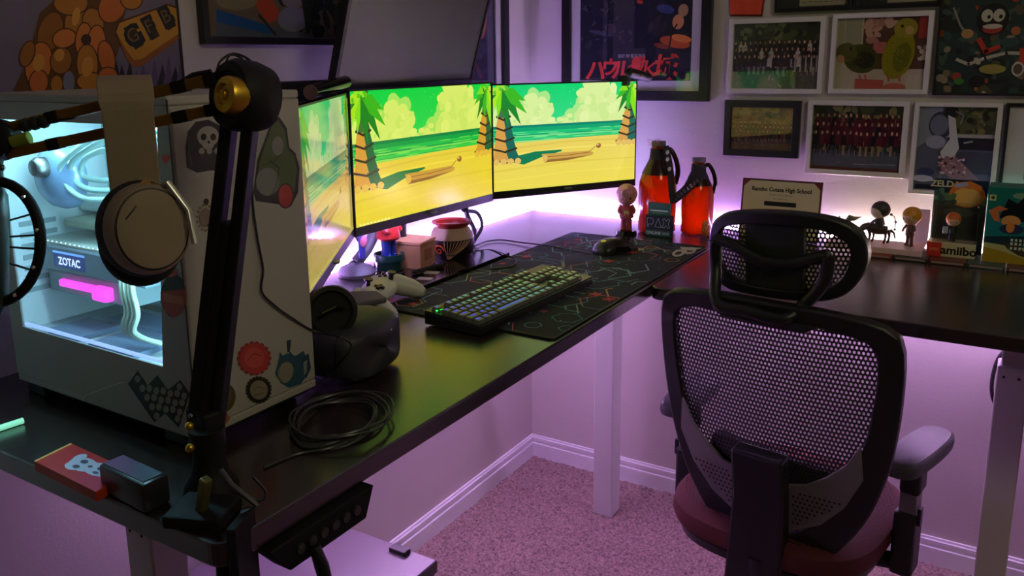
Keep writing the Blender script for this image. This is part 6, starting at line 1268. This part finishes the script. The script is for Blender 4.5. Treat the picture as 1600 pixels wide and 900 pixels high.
# lumbar pad, brackets and spine
MB().prism(soft([(-.145, -.105), (-.05, -.100), (.08, -.118), (.148, -.150), (.12, -.19), (0, -.215), (-.11, -.175)]), .012, .035, (0, 0, 0), (1, 0, 0), (0, 0, 1)).build('unused', CB, chr_, local=True) if 0 else None
lum = soft([(-.145, -.098), (-.05, -.108), (.08, -.118), (.142, -.118), (.130, -.165), (.0, -.215), (-.12, -.17)])
m_ = MB(); n = len(lum); m_.add([BP(x, z, h) for h in (.016, .036) for x, z in lum], [tuple(range(n)), tuple(range(n, 2 * n))] + [(i, (i + 1) % n, n + (i + 1) % n, n + i) for i in range(n)]); m_.build('lumbar_pad', SOFT, chr_, local=True, smooth=True)
GB = mat('bracket_grey', (.15, .135, .13, 1), .5)
for s_ in (-1, 1):
    up_ = [(.050, -.150), (.090, -.138), (.130, -.108), (.165, -.070), (.190, -.020)]; lo_ = [(.196, -.10), (.165, -.170), (.120, -.225), (.050, -.268)]
    br = [(x * s_, z) for x, z in up_ + lo_]; n = len(br); m_ = MB(); m_.add([BP(x, z, h) for h in (-.020, -.012) for x, z in br], [tuple(range(n)), tuple(range(n, 2 * n))] + [(i, (i + 1) % n, n + (i + 1) % n, n + i) for i in range(n)])
    m_.build('lumbar_bracket', GB, chr_, local=True, bevel=.002)
    m_ = MB(); gr = []
    for r_ in range(8):
        for c_ in range(12):
            x, z = .066 + c_ * .0095 + (r_ % 2) * .0047, -.235 + r_ * .0105
            if z < -.175 + (x - .06) * 1.05 and z > -.258 + (x - .05) * .85 and x < .165: m_.add([BP(s_ * (x + a), z + b, -.0207) for a, b in ((-.0034, 0), (0, .0034), (.0034, 0), (0, -.0034))], [(0, 1, 2, 3)])
    o = m_.build('bracket_perforation', mat('hole_dark', (.02, .01, .012, 1), .9), chr_, local=True); o['kind'] = 'stuff'
sp = [(-.052, -.075), (.058, -.075), (.060, -.18), (.058, -.30), (.052, -.42), (-.075, -.42), (-.062, -.30), (-.050, -.18)]
n = len(sp); m_ = MB(); m_.add([BP(x, z, h, bend=0) for h in (-.060, -.018) for x, z in sp], [tuple(range(n)), tuple(range(n, 2 * n))] + [(i, (i + 1) % n, n + (i + 1) % n, n + i) for i in range(n)]); m_.build('spine', CB, chr_, local=True, bevel=.006)
# seat
SX = -.025; RED = mat('seat_red', rgb(80, 22, 24), .8, bump=(700, .5)); m_ = MB(); secs = []
def seat_ring(k, z): return [(SX + .235 * k * math.copysign(abs(math.cos(2 * PI * j / 48)) ** .62, math.cos(2 * PI * j / 48)), -.02 + .245 * k * math.copysign(abs(math.sin(2 * PI * j / 48)) ** .62, math.sin(2 * PI * j / 48)), z) for j in range(48)]
zs = [(.90, .400), (.97, .408), (1.0, .428), (.985, .452), (.93, .464), (.80, .470), (.4, .468), (.01, .466)]
m_.add([p for k, z in zs for p in seat_ring(k, z)], [(i * 48 + j, i * 48 + (j + 1) % 48, (i + 1) * 48 + (j + 1) % 48, (i + 1) * 48 + j) for i in range(len(zs) - 1) for j in range(48)] + [tuple(range(48))]); m_.build('seat_cushion', RED, chr_, smooth=True, local=True)
m_ = MB()
for i in range(46):
    for j in range(44):
        x, y = -.225 + i * .0098 + (j % 2) * .0049, -.235 + j * .0105
        if (abs(x) / .215) ** 3 + (abs(y) / .225) ** 3 < 1: m_.add([(SX + x + a, -.02 + y + b, .4712 - .003 * 0) for a, b in ((-.0026, 0), (0, .0038), (.0026, 0), (0, -.0038))], [(0, 1, 2, 3)])
o = m_.build('seat_net_holes', mat('seat_hole', rgb(34, 8, 10), .9), chr_, local=True); o['kind'] = 'stuff'
zs2 = [(.86, .372), (.92, .378), (.94, .400), (.90, .404)]; m_ = MB()
m_.add([p for k, z in zs2 for p in seat_ring(k, z)], [(i * 48 + j, i * 48 + (j + 1) % 48, (i + 1) * 48 + (j + 1) % 48, (i + 1) * 48 + j) for i in range(len(zs2) - 1) for j in range(48)] + [tuple(range(48)), tuple(3 * 48 + j for j in range(48))]); m_.build('seat_pan', CB, chr_, smooth=True, local=True)
# armrests
GREYP = mat('arm_pad_grey', (.045, .045, .05, 1), .5)
for ax_, ay, rot_, sg in ((.238, .0, .10, 1), (-.285, -.02, -.08, -1)):
    Ra = Matrix.Rotation(-rot_, 3, 'Z'); pa = soft([(-.030, -.125), (.030, -.125), (.040, -.05), (.043, .08), (.030, .135), (-.022, .135), (-.038, .06), (-.040, -.06)])
    n = len(pa); m_ = MB(); lay = ((1.0, .622), (1.03, .632), (1.0, .646), (.90, .653))
    m_.add([Ra @ Vector((x * k, y * k, 0)) + Vector((ax_, ay, z + .012 * (y > .09) * 0)) for k, z in lay for x, y in pa], [(i * n + j, i * n + (j + 1) % n, (i + 1) * n + (j + 1) % n, (i + 1) * n + j) for i in range(3) for j in range(n)] + [tuple(range(n)), tuple(3 * n + j for j in range(n))])
    ap = m_.build('arm_pad', GREYP, chr_, smooth=True, local=True)
    MB().box((ax_ - .002 * sg, ay - .005, .585), (.042, .062, .075), bev=.008).build('arm_sleeve', CB, chr_, local=True)
    MB().box((ax_ - .004 * sg, ay - .005, .525), (.034, .052, .08), bev=.004).build('arm_column', mat('arm_steel', (.20, .18, .19, 1), .35, .6), chr_, local=True)
    MB().box((ax_ - .006 * sg, ay - .005, .43), (.046, .066, .15), bev=.008).build('arm_upright', CB, chr_, local=True)
    MB().tube([(ax_ - .006 * sg, ay - .005, .375), (ax_ - .06 * sg, ay - .005, .362), (SX, ay - .005, .362)], [.02, .018, .018], 12).build('arm_bracket', CB, chr_, local=True, smooth=True)
    MB().box((ax_ + .020 * sg, ay - .02, .50), (.008, .02, .04), bev=.002).build('height_lever', CB, chr_, local=True)
# mechanism, gas lift, five-star base
MB().box((SX, -.03, .345), (.16, .20, .05), bev=.01).build('tilt_mechanism', CB, chr_, local=True)
MB().tube([(0, -.03, .35), (0, -.16, .335), BP(0, -.40, -.04, bend=0), BP(0, -.33, -.04, bend=0)], .026, 12).build('back_arm', CB, chr_, local=True, smooth=True)
MB().cyl((SX, -.03, .14), (SX, -.03, .33), .025).build('gas_lift', STEEL, chr_, local=True, smooth=True)
MB().cyl((SX, -.03, .085), (SX, -.03, .15), .04).build('base_hub', CB, chr_, local=True, smooth=True)
for k in range(5):
    a = k * 2 * PI / 5 + .5; e = Vector((SX + .27 * math.cos(a), -.03 + .27 * math.sin(a), .08))
    lg = MB().tube([(SX + .03 * math.cos(a), -.03 + .03 * math.sin(a), .115), e], [.024, .016], 10).build('base_arm', CB, chr_, local=True, smooth=True)
    MB().cyl(e + Vector((-math.sin(a) * .02, math.cos(a) * .02, -.045)), e + Vector((math.sin(a) * .02, -math.cos(a) * .02, -.045)), .028, n=18).build('caster', CB, lg, local=True, smooth=True)
